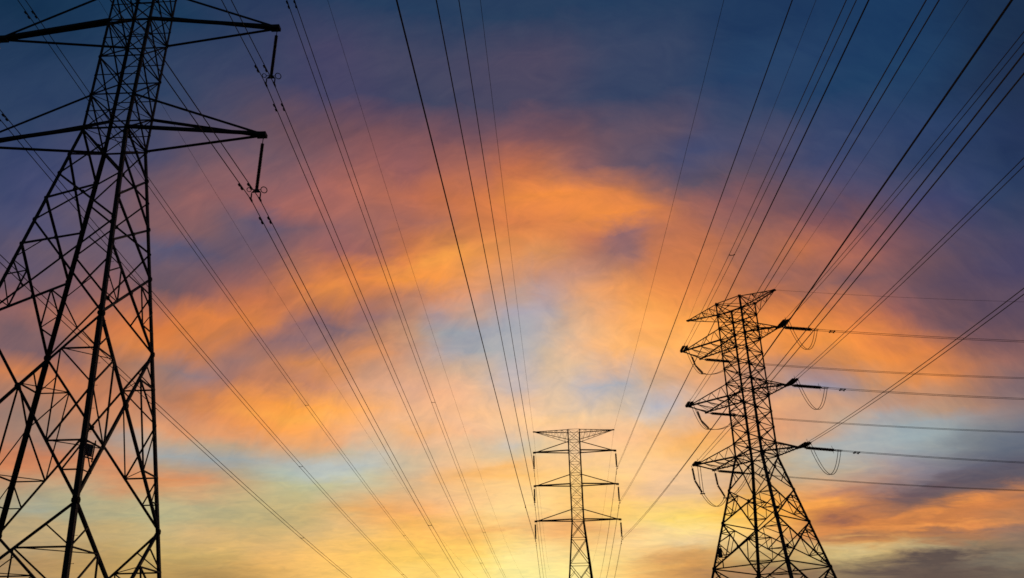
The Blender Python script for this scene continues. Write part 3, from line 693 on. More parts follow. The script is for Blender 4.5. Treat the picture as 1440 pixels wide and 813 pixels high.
    (12.3, 16.7, 0.94, 215, 180, 160), (-4.8, 16.3, 0.94, 230, 185, 150), (-2.4, 16.2, 0.94, 235, 195, 160), (0.1, 16.2, 0.94, 250, 205, 150),
    (2.5, 16.2, 0.94, 252, 208, 150), (5.0, 16.1, 0.94, 245, 210, 170), (7.4, 16.0, 0.94, 235, 205, 180), (9.8, 15.8, 0.94, 210, 195, 185),
    (12.2, 15.7, 0.94, 225, 185, 155), (-4.8, 15.5, 0.94, 245, 190, 140), (-2.4, 15.5, 0.94, 248, 195, 150), (0.1, 15.5, 0.94, 220, 195, 180),
    (2.5, 15.4, 0.94, 248, 205, 160), (4.9, 15.3, 0.94, 248, 200, 160), (7.4, 15.2, 0.94, 245, 195, 150), (9.7, 15.1, 0.94, 240, 190, 140),
    (12.1, 14.9, 0.94, 245, 180, 100), (-4.8, 14.5, 0.94, 235, 195, 160), (-2.4, 14.5, 0.94, 215, 195, 175), (0.0, 14.5, 0.94, 200, 195, 185),
    (2.5, 14.4, 0.94, 225, 205, 170), (4.9, 14.3, 0.94, 245, 205, 165), (7.3, 14.2, 0.94, 250, 205, 150), (9.6, 14.1, 0.94, 252, 200, 130),
    (12.0, 13.9, 0.94, 245, 185, 105), (-4.8, 13.6, 0.94, 230, 195, 160), (-2.4, 13.6, 0.94, 240, 200, 150), (0.0, 13.5, 0.94, 240, 205, 160),
    (2.4, 13.5, 0.94, 245, 205, 150), (4.8, 13.4, 0.94, 248, 205, 140), (7.2, 13.3, 0.94, 250, 210, 150), (9.6, 13.2, 0.94, 250, 205, 150),
    (11.9, 13.0, 0.94, 245, 200, 140), (-4.8, 12.7, 0.94, 235, 185, 130), (-2.4, 12.7, 0.94, 250, 190, 110), (0.0, 12.7, 0.94, 254, 195, 100),
    (2.4, 12.7, 0.94, 250, 205, 130), (4.8, 12.6, 0.94, 250, 210, 140), (7.1, 12.5, 0.94, 252, 210, 145), (9.5, 12.4, 0.94, 250, 205, 150),
    (11.8, 12.2, 0.94, 240, 200, 155), (-4.8, 12.0, 0.94, 235, 195, 140), (-2.4, 12.0, 0.94, 245, 205, 140), (-0.0, 11.9, 0.94, 245, 210, 150),
    (2.4, 11.9, 0.94, 252, 212, 140), (4.7, 11.8, 0.94, 254, 210, 120), (7.1, 11.7, 0.94, 252, 205, 130), (9.4, 11.6, 0.94, 235, 200, 160),
    (11.7, 11.5, 0.94, 225, 195, 170), (-4.7, 11.3, 0.94, 225, 185, 140), (-2.4, 11.3, 0.94, 250, 205, 140), (-0.0, 11.3, 0.94, 255, 215, 145),
    (2.3, 11.2, 0.94, 255, 210, 135), (4.7, 11.1, 0.94, 250, 200, 120), (7.0, 11.1, 0.94, 250, 200, 130), (9.4, 10.9, 0.94, 225, 190, 155),
    (11.6, 10.8, 0.94, 230, 195, 150), (-4.7, 10.5, 0.94, 250, 190, 120), (-2.4, 10.5, 0.94, 255, 215, 145), (-0.0, 10.4, 0.94, 255, 220, 150),
    (2.3, 10.4, 0.94, 252, 215, 140), (4.7, 10.3, 0.94, 250, 205, 120), (7.0, 10.2, 0.94, 255, 215, 110), (9.3, 10.2, 0.94, 255, 220, 110),
    (11.6, 10.0, 0.94, 255, 212, 90), (-4.7, 9.5, 0.94, 250, 195, 110), (-2.4, 9.5, 0.94, 250, 205, 120), (-0.1, 9.5, 0.94, 245, 205, 135),
    (2.3, 9.4, 0.94, 235, 175, 110), (4.6, 9.4, 0.94, 235, 180, 105), (6.9, 9.3, 0.94, 245, 205, 130), (9.2, 9.2, 0.94, 255, 220, 140),
    (11.5, 9.1, 0.94, 255, 225, 130), (-4.7, 8.9, 0.94, 252, 195, 100), (-2.4, 8.8, 0.94, 250, 190, 95), (-0.1, 8.8, 0.94, 255, 215, 125),
    (2.3, 8.8, 0.94, 250, 200, 125), (4.6, 8.7, 0.94, 240, 185, 105), (6.9, 8.6, 0.94, 250, 210, 140), (9.1, 8.5, 0.94, 250, 225, 165),
    (11.4, 8.4, 0.94, 235, 215, 170), (-4.7, 8.0, 0.94, 254, 205, 100), (-2.4, 8.0, 0.94, 254, 215, 110), (-0.1, 7.9, 0.94, 255, 232, 150),
    (2.2, 7.9, 0.94, 252, 220, 145), (4.5, 7.8, 0.94, 252, 220, 140), (6.8, 7.8, 0.94, 252, 220, 150), (9.1, 7.7, 0.94, 240, 205, 140),
    (11.3, 7.6, 0.94, 215, 165, 100), (-4.7, 7.3, 0.94, 254, 210, 100), (-2.4, 7.3, 0.94, 254, 225, 120), (-0.1, 7.3, 0.94, 255, 238, 160),
    (2.2, 7.2, 0.94, 254, 232, 155), (4.5, 7.2, 0.94, 254, 230, 145), (6.8, 7.1, 0.94, 250, 215, 130), (9.0, 7.0, 0.94, 230, 180, 105),
    (11.2, 6.9, 0.94, 215, 160, 95), (-4.7, 6.6, 0.94, 254, 215, 115), (-2.4, 6.5, 0.94, 255, 228, 130), (-0.1, 6.5, 0.94, 255, 240, 165),
    (2.2, 6.5, 0.94, 255, 238, 165), (4.4, 6.4, 0.94, 255, 232, 150), (6.7, 6.3, 0.94, 245, 205, 120), (8.9, 6.3, 0.94, 225, 175, 105),
    (11.1, 6.2, 0.94, 190, 145, 95), (19.1, 32.3, 0.94, 78, 76, 105), (21.6, 31.9, 0.94, 74, 74, 105), (24.0, 31.4, 0.94, 62, 70, 108),
    (26.3, 30.9, 0.94, 55, 68, 105), (28.5, 30.3, 0.94, 52, 66, 102), (30.7, 29.7, 0.94, 45, 62, 98), (32.7, 29.2, 0.94, 40, 58, 95),
    (34.7, 28.6, 0.94, 34, 52, 88), (18.8, 30.8, 0.94, 98, 80, 102), (21.3, 30.3, 0.94, 90, 78, 105), (23.6, 29.9, 0.94, 82, 76, 108),
    (25.9, 29.4, 0.94, 72, 74, 108), (28.2, 28.8, 0.94, 68, 72, 104), (30.3, 28.3, 0.94, 60, 70, 105), (32.3, 27.8, 0.94, 52, 70, 108),
    (34.3, 27.2, 0.94, 42, 60, 96), (18.6, 29.4, 0.94, 125, 85, 95), (21.0, 29.0, 0.94, 112, 82, 100), (23.4, 28.6, 0.94, 98, 78, 105),
    (25.6, 28.1, 0.94, 85, 74, 108), (27.8, 27.6, 0.94, 76, 72, 106), (29.9, 27.1, 0.94, 68, 70, 108), (32.0, 26.5, 0.94, 55, 68, 108),
    (33.9, 26.0, 0.94, 48, 64, 98), (18.3, 28.1, 0.94, 140, 92, 92), (20.7, 27.7, 0.94, 135, 88, 94), (23.1, 27.2, 0.94, 125, 82, 96),
    (25.3, 26.8, 0.94, 108, 78, 100), (27.5, 26.3, 0.94, 92, 74, 104), (29.6, 25.8, 0.94, 80, 72, 106), (31.6, 25.3, 0.94, 66, 70, 104),
    (33.6, 24.8, 0.94, 58, 66, 98), (18.1, 26.9, 0.94, 168, 104, 84), (20.5, 26.6, 0.94, 178, 106, 80), (22.9, 26.2, 0.94, 165, 98, 84),
    (25.1, 25.7, 0.94, 138, 86, 92), (27.3, 25.3, 0.94, 106, 78, 102), (29.4, 24.8, 0.94, 92, 76, 104), (31.4, 24.3, 0.94, 82, 74, 104),
    (33.3, 23.8, 0.94, 72, 70, 102), (18.0, 26.3, 0.94, 168, 104, 86), (20.4, 25.9, 0.94, 188, 112, 78), (22.7, 25.5, 0.94, 190, 110, 80),
    (25.0, 25.1, 0.94, 170, 100, 84), (27.1, 24.6, 0.94, 125, 84, 96), (29.2, 24.2, 0.94, 98, 76, 102), (31.2, 23.7, 0.94, 88, 74, 102),
    (33.1, 23.2, 0.94, 76, 70, 102), (17.9, 25.4, 0.94, 150, 98, 90), (20.2, 25.0, 0.94, 165, 104, 88), (22.5, 24.6, 0.94, 168, 102, 86),
    (24.8, 24.2, 0.94, 158, 98, 88), (26.9, 23.8, 0.94, 130, 88, 94), (29.0, 23.3, 0.94, 108, 80, 98), (31.0, 22.9, 0.94, 90, 74, 102),
    (32.9, 22.4, 0.94, 78, 70, 104), (17.7, 24.2, 0.94, 170, 106, 86), (20.0, 23.9, 0.94, 160, 102, 90), (22.3, 23.5, 0.94, 140, 96, 94),
    (24.5, 23.1, 0.94, 128, 90, 98), (26.7, 22.7, 0.94, 115, 84, 100), (28.7, 22.3, 0.94, 100, 78, 102), (30.7, 21.9, 0.94, 92, 74, 102),
    (32.6, 21.4, 0.94, 84, 72, 104), (17.5, 23.3, 0.94, 190, 116, 80), (19.9, 23.0, 0.94, 205, 120, 76), (22.2, 22.6, 0.94, 185, 110, 82),
    (24.4, 22.3, 0.94, 165, 102, 88), (26.5, 21.9, 0.94, 135, 90, 95), (28.5, 21.5, 0.94, 112, 82, 98), (30.5, 21.0, 0.94, 102, 78, 98),
    (32.4, 20.6, 0.94, 95, 76, 102), (17.4, 22.4, 0.94, 225, 140, 74), (19.7, 22.1, 0.94, 225, 134, 72), (22.0, 21.7, 0.94, 222, 130, 74),
    (24.2, 21.4, 0.94, 195, 115, 82), (26.3, 21.0, 0.94, 150, 94, 92), (28.3, 20.6, 0.94, 118, 84, 96), (30.3, 20.2, 0.94, 105, 78, 98),
    (32.2, 19.8, 0.94, 95, 75, 100), (17.2, 21.4, 0.94, 238, 148, 74), (19.5, 21.1, 0.94, 238, 146, 72), (21.8, 20.7, 0.94, 235, 140, 72),
    (24.0, 20.4, 0.94, 218, 128, 78), (26.1, 20.0, 0.94, 175, 106, 86), (28.1, 19.7, 0.94, 130, 90, 95), (30.1, 19.3, 0.94, 110, 82, 98),
    (32.0, 18.9, 0.94, 98, 78, 100), (17.1, 20.4, 0.94, 238, 152, 82), (19.4, 20.1, 0.94, 232, 145, 76), (21.6, 19.8, 0.94, 236, 148, 72),
    (23.8, 19.4, 0.94, 236, 144, 72), (25.9, 19.1, 0.94, 218, 130, 76), (27.9, 18.7, 0.94, 190, 115, 80), (29.8, 18.4, 0.94, 150, 98, 90),
    (31.7, 18.0, 0.94, 118, 85, 96), (16.9, 19.3, 0.94, 222, 150, 105), (19.2, 19.0, 0.94, 220, 142, 86), (21.4, 18.7, 0.94, 205, 135, 86),
    (23.6, 18.4, 0.94, 228, 142, 74), (25.7, 18.1, 0.94, 232, 142, 74), (27.7, 17.8, 0.94, 220, 134, 78), (29.6, 17.4, 0.94, 195, 120, 84),
    (31.5, 17.1, 0.94, 150, 100, 94), (16.8, 18.5, 0.94, 190, 145, 130), (19.1, 18.3, 0.94, 165, 130, 130), (21.3, 18.0, 0.94, 175, 130, 115),
    (23.4, 17.7, 0.94, 215, 142, 84), (25.5, 17.4, 0.94, 225, 142, 80), (27.5, 17.1, 0.94, 220, 140, 84), (29.5, 16.7, 0.94, 190, 125, 92),
    (31.3, 16.4, 0.94, 155, 110, 100), (16.6, 17.4, 0.94, 200, 145, 125), (18.9, 17.2, 0.94, 160, 148, 162), (21.1, 16.9, 0.94, 150, 142, 158),
    (23.2, 16.6, 0.94, 175, 145, 135), (25.3, 16.3, 0.94, 195, 145, 118), (27.3, 16.0, 0.94, 190, 140, 115), (29.2, 15.7, 0.94, 165, 125, 112),
    (31.1, 15.4, 0.94, 135, 108, 110), (16.5, 16.3, 0.94, 230, 170, 130), (18.7, 16.1, 0.94, 215, 165, 135), (20.9, 15.8, 0.94, 205, 155, 130),
    (23.0, 15.6, 0.94, 190, 155, 145), (25.1, 15.3, 0.94, 185, 150, 140), (27.0, 15.0, 0.94, 180, 145, 130), (29.0, 14.7, 0.94, 175, 135, 120),
    (30.8, 14.4, 0.94, 150, 125, 120), (16.3, 15.3, 0.94, 225, 160, 120), (18.5, 15.1, 0.94, 205, 160, 140), (20.7, 14.9, 0.94, 195, 165, 150),
    (22.8, 14.6, 0.94, 175, 168, 165), (24.9, 14.4, 0.94, 155, 168, 172), (26.8, 14.1, 0.94, 150, 160, 168), (28.8, 13.8, 0.94, 145, 145, 150),
    (30.6, 13.5, 0.94, 130, 125, 135), (16.2, 14.5, 0.94, 230, 165, 120), (18.4, 14.3, 0.94, 220, 165, 135), (20.6, 14.1, 0.94, 205, 165, 145),
    (22.7, 13.9, 0.94, 172, 172, 172), (24.7, 13.6, 0.94, 148, 172, 178), (26.7, 13.4, 0.94, 150, 175, 180), (28.6, 13.1, 0.94, 125, 140, 152),
    (30.4, 12.8, 0.94, 105, 115, 132), (16.1, 13.6, 0.94, 220, 175, 140), (18.3, 13.4, 0.94, 190, 175, 160), (20.4, 13.2, 0.94, 165, 175, 172),
    (22.5, 13.0, 0.94, 165, 172, 172), (24.5, 12.8, 0.94, 160, 172, 175), (26.5, 12.5, 0.94, 140, 155, 160), (28.4, 12.3, 0.94, 120, 125, 135),
    (30.2, 12.0, 0.94, 100, 108, 122), (15.9, 12.7, 0.94, 200, 170, 140), (18.1, 12.5, 0.94, 190, 180, 165), (20.3, 12.3, 0.94, 175, 178, 170),
    (22.3, 12.1, 0.94, 175, 165, 160), (24.4, 11.9, 0.94, 150, 140, 148), (26.3, 11.6, 0.94, 130, 125, 138), (28.2, 11.4, 0.94, 112, 112, 125),
    (30.0, 11.2, 0.94, 98, 98, 112), (15.8, 11.8, 0.94, 200, 165, 130), (18.0, 11.6, 0.94, 200, 175, 150), (20.1, 11.4, 0.94, 195, 165, 145),
    (22.2, 11.2, 0.94, 185, 155, 145), (24.2, 11.0, 0.94, 160, 140, 142), (26.1, 10.8, 0.94, 130, 118, 125), (28.0, 10.6, 0.94, 105, 98, 108),
    (29.8, 10.4, 0.94, 98, 88, 98), (15.7, 10.9, 0.94, 230, 170, 90), (17.9, 10.8, 0.94, 220, 165, 115), (20.0, 10.6, 0.94, 222, 155, 105),
    (22.0, 10.4, 0.94, 180, 125, 105), (24.0, 10.2, 0.94, 130, 100, 98), (26.0, 10.0, 0.94, 110, 95, 95), (27.8, 9.8, 0.94, 120, 95, 90),
    (29.6, 9.6, 0.94, 150, 105, 85), (15.6, 10.2, 0.94, 240, 180, 80), (17.8, 10.1, 0.94, 245, 170, 80), (19.9, 9.9, 0.94, 240, 155, 75),
    (21.9, 9.7, 0.94, 215, 140, 80), (23.9, 9.6, 0.94, 135, 98, 90), (25.8, 9.4, 0.94, 125, 95, 85), (27.7, 9.2, 0.94, 190, 120, 80),
    (29.5, 9.0, 0.94, 220, 135, 75), (15.5, 9.6, 0.94, 250, 190, 70), (17.7, 9.5, 0.94, 245, 170, 75), (19.8, 9.3, 0.94, 190, 125, 85),
    (21.8, 9.2, 0.94, 200, 130, 80), (23.8, 9.0, 0.94, 130, 92, 85), (25.7, 8.8, 0.94, 200, 125, 75), (27.6, 8.7, 0.94, 230, 140, 75),
    (29.4, 8.5, 0.94, 190, 130, 95), (15.4, 9.0, 0.94, 250, 195, 90), (17.6, 8.9, 0.94, 230, 160, 85), (19.7, 8.8, 0.94, 185, 120, 82),
    (21.7, 8.6, 0.94, 215, 140, 80), (23.7, 8.4, 0.94, 235, 148, 70), (25.6, 8.3, 0.94, 215, 138, 78), (27.5, 8.1, 0.94, 195, 130, 88),
    (29.2, 7.9, 0.94, 160, 125, 105), (15.4, 8.5, 0.94, 245, 205, 120), (17.5, 8.4, 0.94, 230, 160, 90), (19.6, 8.3, 0.94, 190, 120, 75),
    (21.6, 8.1, 0.94, 165, 105, 78), (23.6, 8.0, 0.94, 165, 108, 78), (25.5, 7.8, 0.94, 190, 120, 75), (27.3, 7.6, 0.94, 200, 128, 78),
    (29.1, 7.5, 0.94, 160, 115, 90), (15.3, 8.0, 0.94, 235, 200, 130), (17.4, 7.9, 0.94, 215, 160, 105), (19.5, 7.8, 0.94, 215, 145, 85),
    (21.5, 7.6, 0.94, 220, 150, 80), (23.5, 7.5, 0.94, 200, 140, 85), (25.4, 7.3, 0.94, 150, 115, 95), (27.2, 7.2, 0.94, 150, 112, 90),
    (29.0, 7.0, 0.94, 145, 115, 95), (15.2, 7.5, 0.94, 220, 195, 130), (17.3, 7.4, 0.94, 205, 170, 115), (19.4, 7.3, 0.94, 215, 190, 130),
    (21.4, 7.1, 0.94, 215, 195, 135), (23.4, 7.0, 0.94, 195, 175, 125), (25.3, 6.9, 0.94, 150, 130, 105), (27.1, 6.7, 0.94, 155, 140, 115),
    (28.9, 6.6, 0.94, 140, 120, 100), (15.2, 7.0, 0.94, 195, 170, 115), (17.3, 6.9, 0.94, 190, 165, 115), (19.3, 6.7, 0.94, 190, 180, 130),
    (21.3, 6.6, 0.94, 205, 190, 135), (23.3, 6.5, 0.94, 160, 135, 105), (25.2, 6.4, 0.94, 115, 95, 80), (27.0, 6.2, 0.94, 140, 125, 105),
    (28.8, 6.1, 0.94, 155, 145, 115), (15.1, 6.4, 0.94, 170, 145, 105), (17.2, 6.3, 0.94, 165, 135, 100), (19.2, 6.2, 0.94, 180, 155, 115),
    (21.2, 6.1, 0.94, 175, 155, 120), (23.2, 6.0, 0.94, 125, 102, 88), (25.1, 5.9, 0.94, 108, 88, 78), (26.9, 5.7, 0.94, 115, 100, 85),
    (28.7, 5.6, 0.94, 120, 105, 90), (15.0, 5.9, 0.94, 150, 120, 90), (17.1, 5.8, 0.94, 145, 115, 88), (19.2, 5.7, 0.94, 125, 98, 80),
    (21.2, 5.6, 0.94, 125, 100, 80), (23.1, 5.5, 0.94, 110, 90, 78), (25.0, 5.4, 0.94, 105, 85, 75), (26.8, 5.3, 0.94, 108, 88, 78),
    (28.6, 5.2, 0.94, 110, 90, 78), (-32.7, 21.8, 0.94, 120, 90, 105), (-30.8, 22.2, 0.94, 125, 92, 104), (-28.8, 22.6, 0.94, 135, 95, 102),
    (-26.7, 22.9, 0.94, 145, 98, 100), (-32.4, 20.6, 0.94, 150, 100, 98), (-30.5, 21.0, 0.94, 165, 108, 92), (-28.5, 21.3, 0.94, 185, 112, 84),
    (-26.5, 21.6, 0.94, 190, 115, 82), (-32.1, 19.2, 0.94, 115, 92, 105), (-30.2, 19.5, 0.94, 140, 100, 98), (-28.2, 19.8, 0.94, 190, 120, 84),
    (-26.2, 20.1, 0.94, 215, 130, 76), (-31.9, 18.2, 0.94, 130, 98, 104), (-30.0, 18.5, 0.94, 140, 102, 102), (-28.0, 18.8, 0.94, 170, 115, 95),
    (-26.0, 19.1, 0.94, 190, 125, 90), (-31.6, 17.0, 0.94, 205, 130, 88), (-29.7, 17.3, 0.94, 200, 125, 88), (-27.8, 17.5, 0.94, 185, 120, 92),
    (-25.8, 17.8, 0.94, 165, 120, 108), (-31.4, 15.8, 0.94, 160, 125, 118), (-29.5, 16.0, 0.94, 175, 128, 110), (-27.6, 16.3, 0.94, 200, 130, 98),
    (-25.5, 16.5, 0.94, 190, 130, 105), (-31.1, 14.6, 0.94, 150, 125, 122), (-29.2, 14.8, 0.94, 160, 128, 118), (-27.3, 15.0, 0.94, 195, 135, 108),
    (-25.3, 15.3, 0.94, 210, 145, 110), (-30.8, 13.4, 0.94, 170, 130, 118), (-29.0, 13.6, 0.94, 160, 135, 130), (-27.1, 13.8, 0.94, 175, 140, 130),
    (-25.1, 14.0, 0.94, 165, 155, 150), (-30.6, 12.2, 0.94, 205, 130, 95), (-28.8, 12.4, 0.94, 200, 130, 100), (-26.9, 12.6, 0.94, 205, 140, 105),
    (-24.9, 12.7, 0.94, 215, 145, 110), (-30.3, 11.0, 0.94, 185, 150, 125), (-28.5, 11.2, 0.94, 185, 165, 140), (-26.6, 11.4, 0.94, 190, 165, 140),
    (-24.7, 11.5, 0.94, 205, 145, 110), (-30.1, 9.9, 0.94, 165, 165, 145), (-28.3, 10.0, 0.94, 170, 170, 148), (-26.4, 10.1, 0.94, 172, 170, 145),
    (-24.5, 10.3, 0.94, 178, 170, 140), (-29.8, 8.3, 0.94, 180, 165, 130), (-28.0, 8.5, 0.94, 185, 165, 130), (-26.1, 8.6, 0.94, 185, 168, 128),
    (-24.2, 8.7, 0.94, 188, 168, 125), (-29.4, 6.5, 0.94, 165, 140, 105), (-27.6, 6.5, 0.94, 180, 150, 105), (-25.8, 6.6, 0.94, 185, 155, 105),
    (-23.9, 6.7, 0.94, 185, 158, 105), (-34.7, 29.7, 0.94, 58, 68, 108), (-32.7, 30.2, 0.94, 64, 70, 108), (-30.6, 30.7, 0.94, 72, 74, 108),
    (-28.4, 31.2, 0.94, 80, 78, 108), (-34.2, 27.9, 0.94, 66, 72, 112), (-32.2, 28.4, 0.94, 72, 76, 114), (-30.2, 28.9, 0.94, 86, 80, 112),
    (-28.0, 29.3, 0.94, 100, 84, 108), (-33.7, 25.9, 0.94, 80, 80, 114), (-31.7, 26.3, 0.94, 88, 82, 112), (-29.7, 26.8, 0.94, 98, 86, 112),
    (-27.6, 27.2, 0.94, 112, 90, 108), (-33.2, 23.9, 0.94, 102, 86, 112), (-31.3, 24.3, 0.94, 105, 88, 110), (-29.2, 24.7, 0.94, 112, 90, 110),
    (-27.1, 25.1, 0.94, 112, 90, 112), (17.3, 32.6, 0.8, 76, 78, 110), (17.0, 31.1, 0.8, 99, 82, 103), (16.8, 29.7, 0.8, 142, 92, 93),
    (16.6, 28.3, 0.8, 157, 100, 91), (16.4, 27.2, 0.8, 176, 108, 84), (16.3, 26.5, 0.8, 179, 110, 86), (16.2, 25.6, 0.8, 177, 111, 86),
    (16.0, 24.4, 0.8, 192, 118, 83), (15.8, 23.5, 0.8, 207, 129, 81), (15.7, 22.6, 0.8, 233, 149, 77), (15.6, 21.6, 0.8, 244, 159, 79),
    (15.4, 20.5, 0.8, 245, 165, 88), (15.3, 19.5, 0.8, 237, 164, 100), (15.2, 18.7, 0.8, 210, 155, 122), (15.0, 17.6, 0.8, 210, 157, 132),
    (14.9, 16.5, 0.8, 222, 175, 145), (14.7, 15.5, 0.8, 225, 172, 137), (14.6, 14.7, 0.8, 237, 172, 110), (14.5, 13.8, 0.8, 232, 180, 122),
    (14.4, 12.8, 0.8, 222, 185, 140), (14.3, 11.9, 0.8, 220, 182, 142), (14.2, 11.0, 0.8, 227, 182, 130), (14.1, 10.3, 0.8, 235, 187, 115),
    (14.0, 9.7, 0.8, 252, 201, 80), (13.9, 9.1, 0.8, 252, 210, 110), (13.8, 8.6, 0.8, 250, 215, 125), (13.8, 8.1, 0.8, 235, 207, 150),
    (13.7, 7.6, 0.8, 217, 180, 115), (13.6, 7.0, 0.8, 205, 167, 107), (13.6, 6.5, 0.8, 192, 152, 100), (13.5, 6.0, 0.8, 170, 132, 92),
]
STROKES = [
    (25.02, 10.21, 3.71, 0.43, 8.3, (106, 86, 92), 1.0),
    (26.55, 9.16, 4.15, 0.33, 8.5, (242, 150, 74), 1.0),
    (20.61, 8.93, 1.15, 0.33, 1.6, (124, 86, 84), 0.9),
    (22.58, 7.92, 4.62, 0.19, -0.6, (150, 104, 80), 0.8),
    (24.6, 8.16, 5.56, 0.17, -1.0, (244, 156, 82), 0.8),
    (22.04, 7.18, 4.21, 0.29, -4.2, (220, 202, 146), 0.7),
    (25.37, 6.34, 4.04, 0.43, 1.9, (96, 82, 76), 1.3),
    (24.08, 5.61, 5.76, 0.38, -3.8, (100, 84, 76), 1.1),
    (13.97, 6.15, 3.79, 0.24, -2.7, (176, 132, 96), 0.6),
    (-1.22, 9.31, 2.8, 0.24, 4.7, (226, 166, 104), 0.6),
    (6.67, 9.07, 3.18, 0.24, -5.2, (224, 176, 124), 0.5),
    (-1.66, 13.01, 2.88, 0.29, 8.6, (244, 178, 96), 0.7),
    (6.01, 13.13, 2.84, 0.24, -2.7, (240, 196, 150), 0.5),
    (21.44, 10.55, 2.48, 0.38, 6.7, (150, 116, 112), 0.6),
    (29.33, 10.63, 2.89, 0.48, 1.4, (92, 84, 96), 0.7),
    (19.65, 9.94, 1.88, 0.29, 1.3, (250, 168, 78), 0.7),
    (27.92, 7.71, 2.87, 0.19, 1.0, (126, 104, 100), 0.6),
    (9.69, 7.21, 2.23, 0.24, 2.4, (206, 148, 92), 0.5),
    (3.44, 9.34, 2.78, 0.19, -1.8, (226, 166, 104), 0.4),
    (-5.84, 26.84, 3.19, 0.38, 11.5, (250, 166, 76), 0.4),
    (-14.76, 22.28, 2.94, 0.33, 21.0, (124, 98, 112), 0.4),
    (-13.47, 24.38, 3.01, 0.29, 24.3, (236, 144, 72), 0.4),
    (-15.58, 16.11, 4.22, 0.24, -1.3, (255, 176, 80), 0.4),
]   # (azimuth, elevation, half length deg, half width deg, tilt deg, colour, strength)

world = bpy.data.worlds.new('World'); world.use_nodes = True
nt = world.node_tree; nt.nodes.clear()
def nd(t, **kw):
    n = nt.nodes.new(t)
    for k, v in kw.items(): setattr(n, k, v)
    return n
def plug(sock, v):
    if isinstance(v, bpy.types.NodeSocket): nt.links.new(v, sock)
    else: sock.default_value = v
def mth(op, a, b=None, c=None, clamp=False):
    n = nd('ShaderNodeMath', operation=op, use_clamp=clamp); plug(n.inputs[0], a)
    if b is not None: plug(n.inputs[1], b)
    if c is not None: plug(n.inputs[2], c)
    return n.outputs[0]
def vm(op, a, b=None, c=None, out=0, scale=None):
    n = nd('ShaderNodeVectorMath', operation=op); plug(n.inputs[0], a)
    if b is not None: plug(n.inputs[1], b)
    if c is not None: plug(n.inputs[2], c)
    if scale is not None: plug(n.inputs['Scale'], scale)
    return n.outputs[out]
def lin(c): return tuple((x/255/12.92 if x/255 <= .04045 else ((x/255+.055)/1.055)**2.4) for x in c)
import numpy as np
K = np.array(SKY, float)
ELEVS = [3.5] + list(np.arange(5.4, 17.5, .72)) + list(np.arange(18.4, 30, 1.25)) + [31.2, 33, 35, 37.5, 40, 43, 48]
def colour_at(a_, e_):
    ca = math.cos(R(e_)); d2 = ((K[:, 0]-a_)*ca)**2 + ((K[:, 1]-e_)*2.0)**2
    w = np.exp(-d2/(2*K[:, 2]**2))/K[:, 2]
    if w.sum() < 1e-6: return K[np.argmin(d2), 3:]
    fine = (w[:, None]*K[:, 3:]).sum(0)/w.sum()
    w = np.exp(-d2/(2*(K[:, 2]*2.4)**2))/K[:, 2]
    broad = (w[:, None]*K[:, 3:]).sum(0)/w.sum()
    c = fine + .38*(fine-broad)                       # undo the smoothing between the samples
    g = float(c @ np.array((.3, .6, .1)))
    c = g + (c-g)*.93
    r_, g_, b_ = c
    if g > 115 and min(g_, b_) > r_: c = g + (c-g)*.6                        # the clear gaps are a soft grey blue
    if r_ > g_+6 and b_ > g_: c = c - np.array((0, 0, .45*(b_-g_)))*min(1, (r_-g_)/30)   # mauve cloud leans to brown
    if g > 185 and c[2] < 165: c = c + np.array((0, 0, 8))
    if g > 130 and r_ > b_+15: c = c*np.array((1.025, .985, .9))
    return np.clip(c, 4, 255)
def row_group(e_):
    """one elevation band: colour against azimuth, kept in a small node group of its own"""
    gt = bpy.data.node_groups.new('sky_band', 'ShaderNodeTree')
    for nm in ('left', 'right', 'half'): gt.interface.new_socket(name=nm, in_out='INPUT', socket_type='NodeSocketFloat')
    gt.interface.new_socket(name='colour', in_out='OUTPUT', socket_type='NodeSocketColor')
    outs = []
    for a0, a1 in ((-42, 2), (-2, 42)):
        cr_ = gt.nodes.new('ShaderNodeValToRGB'); ramp = cr_.color_ramp; ramp.interpolation = 'B_SPLINE'; n = 32
        for j in range(n):
            if j == 0: el_ = ramp.elements[0]; el_.position = 0
            elif j == n-1: el_ = ramp.elements[-1]; el_.position = 1
            else: el_ = ramp.elements.new(j/(n-1))
            el_.color = (*lin(colour_at(a0+(a1-a0)*j/(n-1), e_)), 1)
        outs.append(cr_)
    gi = gt.nodes.new('NodeGroupInput'); go = gt.nodes.new('NodeGroupOutput'); m = gt.nodes.new('ShaderNodeMix'); m.data_type = 'RGBA'
    gt.links.new(gi.outputs[0], outs[0].inputs[0]); gt.links.new(gi.outputs[1], outs[1].inputs[0]); gt.links.new(gi.outputs[2], m.inputs[0])
    gt.links.new(outs[0].outputs[0], m.inputs[6]); gt.links.new(outs[1].outputs[0], m.inputs[7]); gt.links.new(m.outputs[2], go.inputs[0])
    return gt
BANDS = [row_group(e_) for e_ in ELEVS]
tc = nd('ShaderNodeTexCoord'); D = tc.outputs['Generated']
D = vm('NORMALIZE', D)
sep = nd('ShaderNodeSeparateXYZ'); plug(sep.inputs[0], D)
az = mth('MULTIPLY', mth('ARCTAN2', sep.outputs[0], sep.outputs[1]), 180/math.pi)
el = mth('MULTIPLY', mth('ARCSINE', sep.outputs[2]), 180/math.pi)
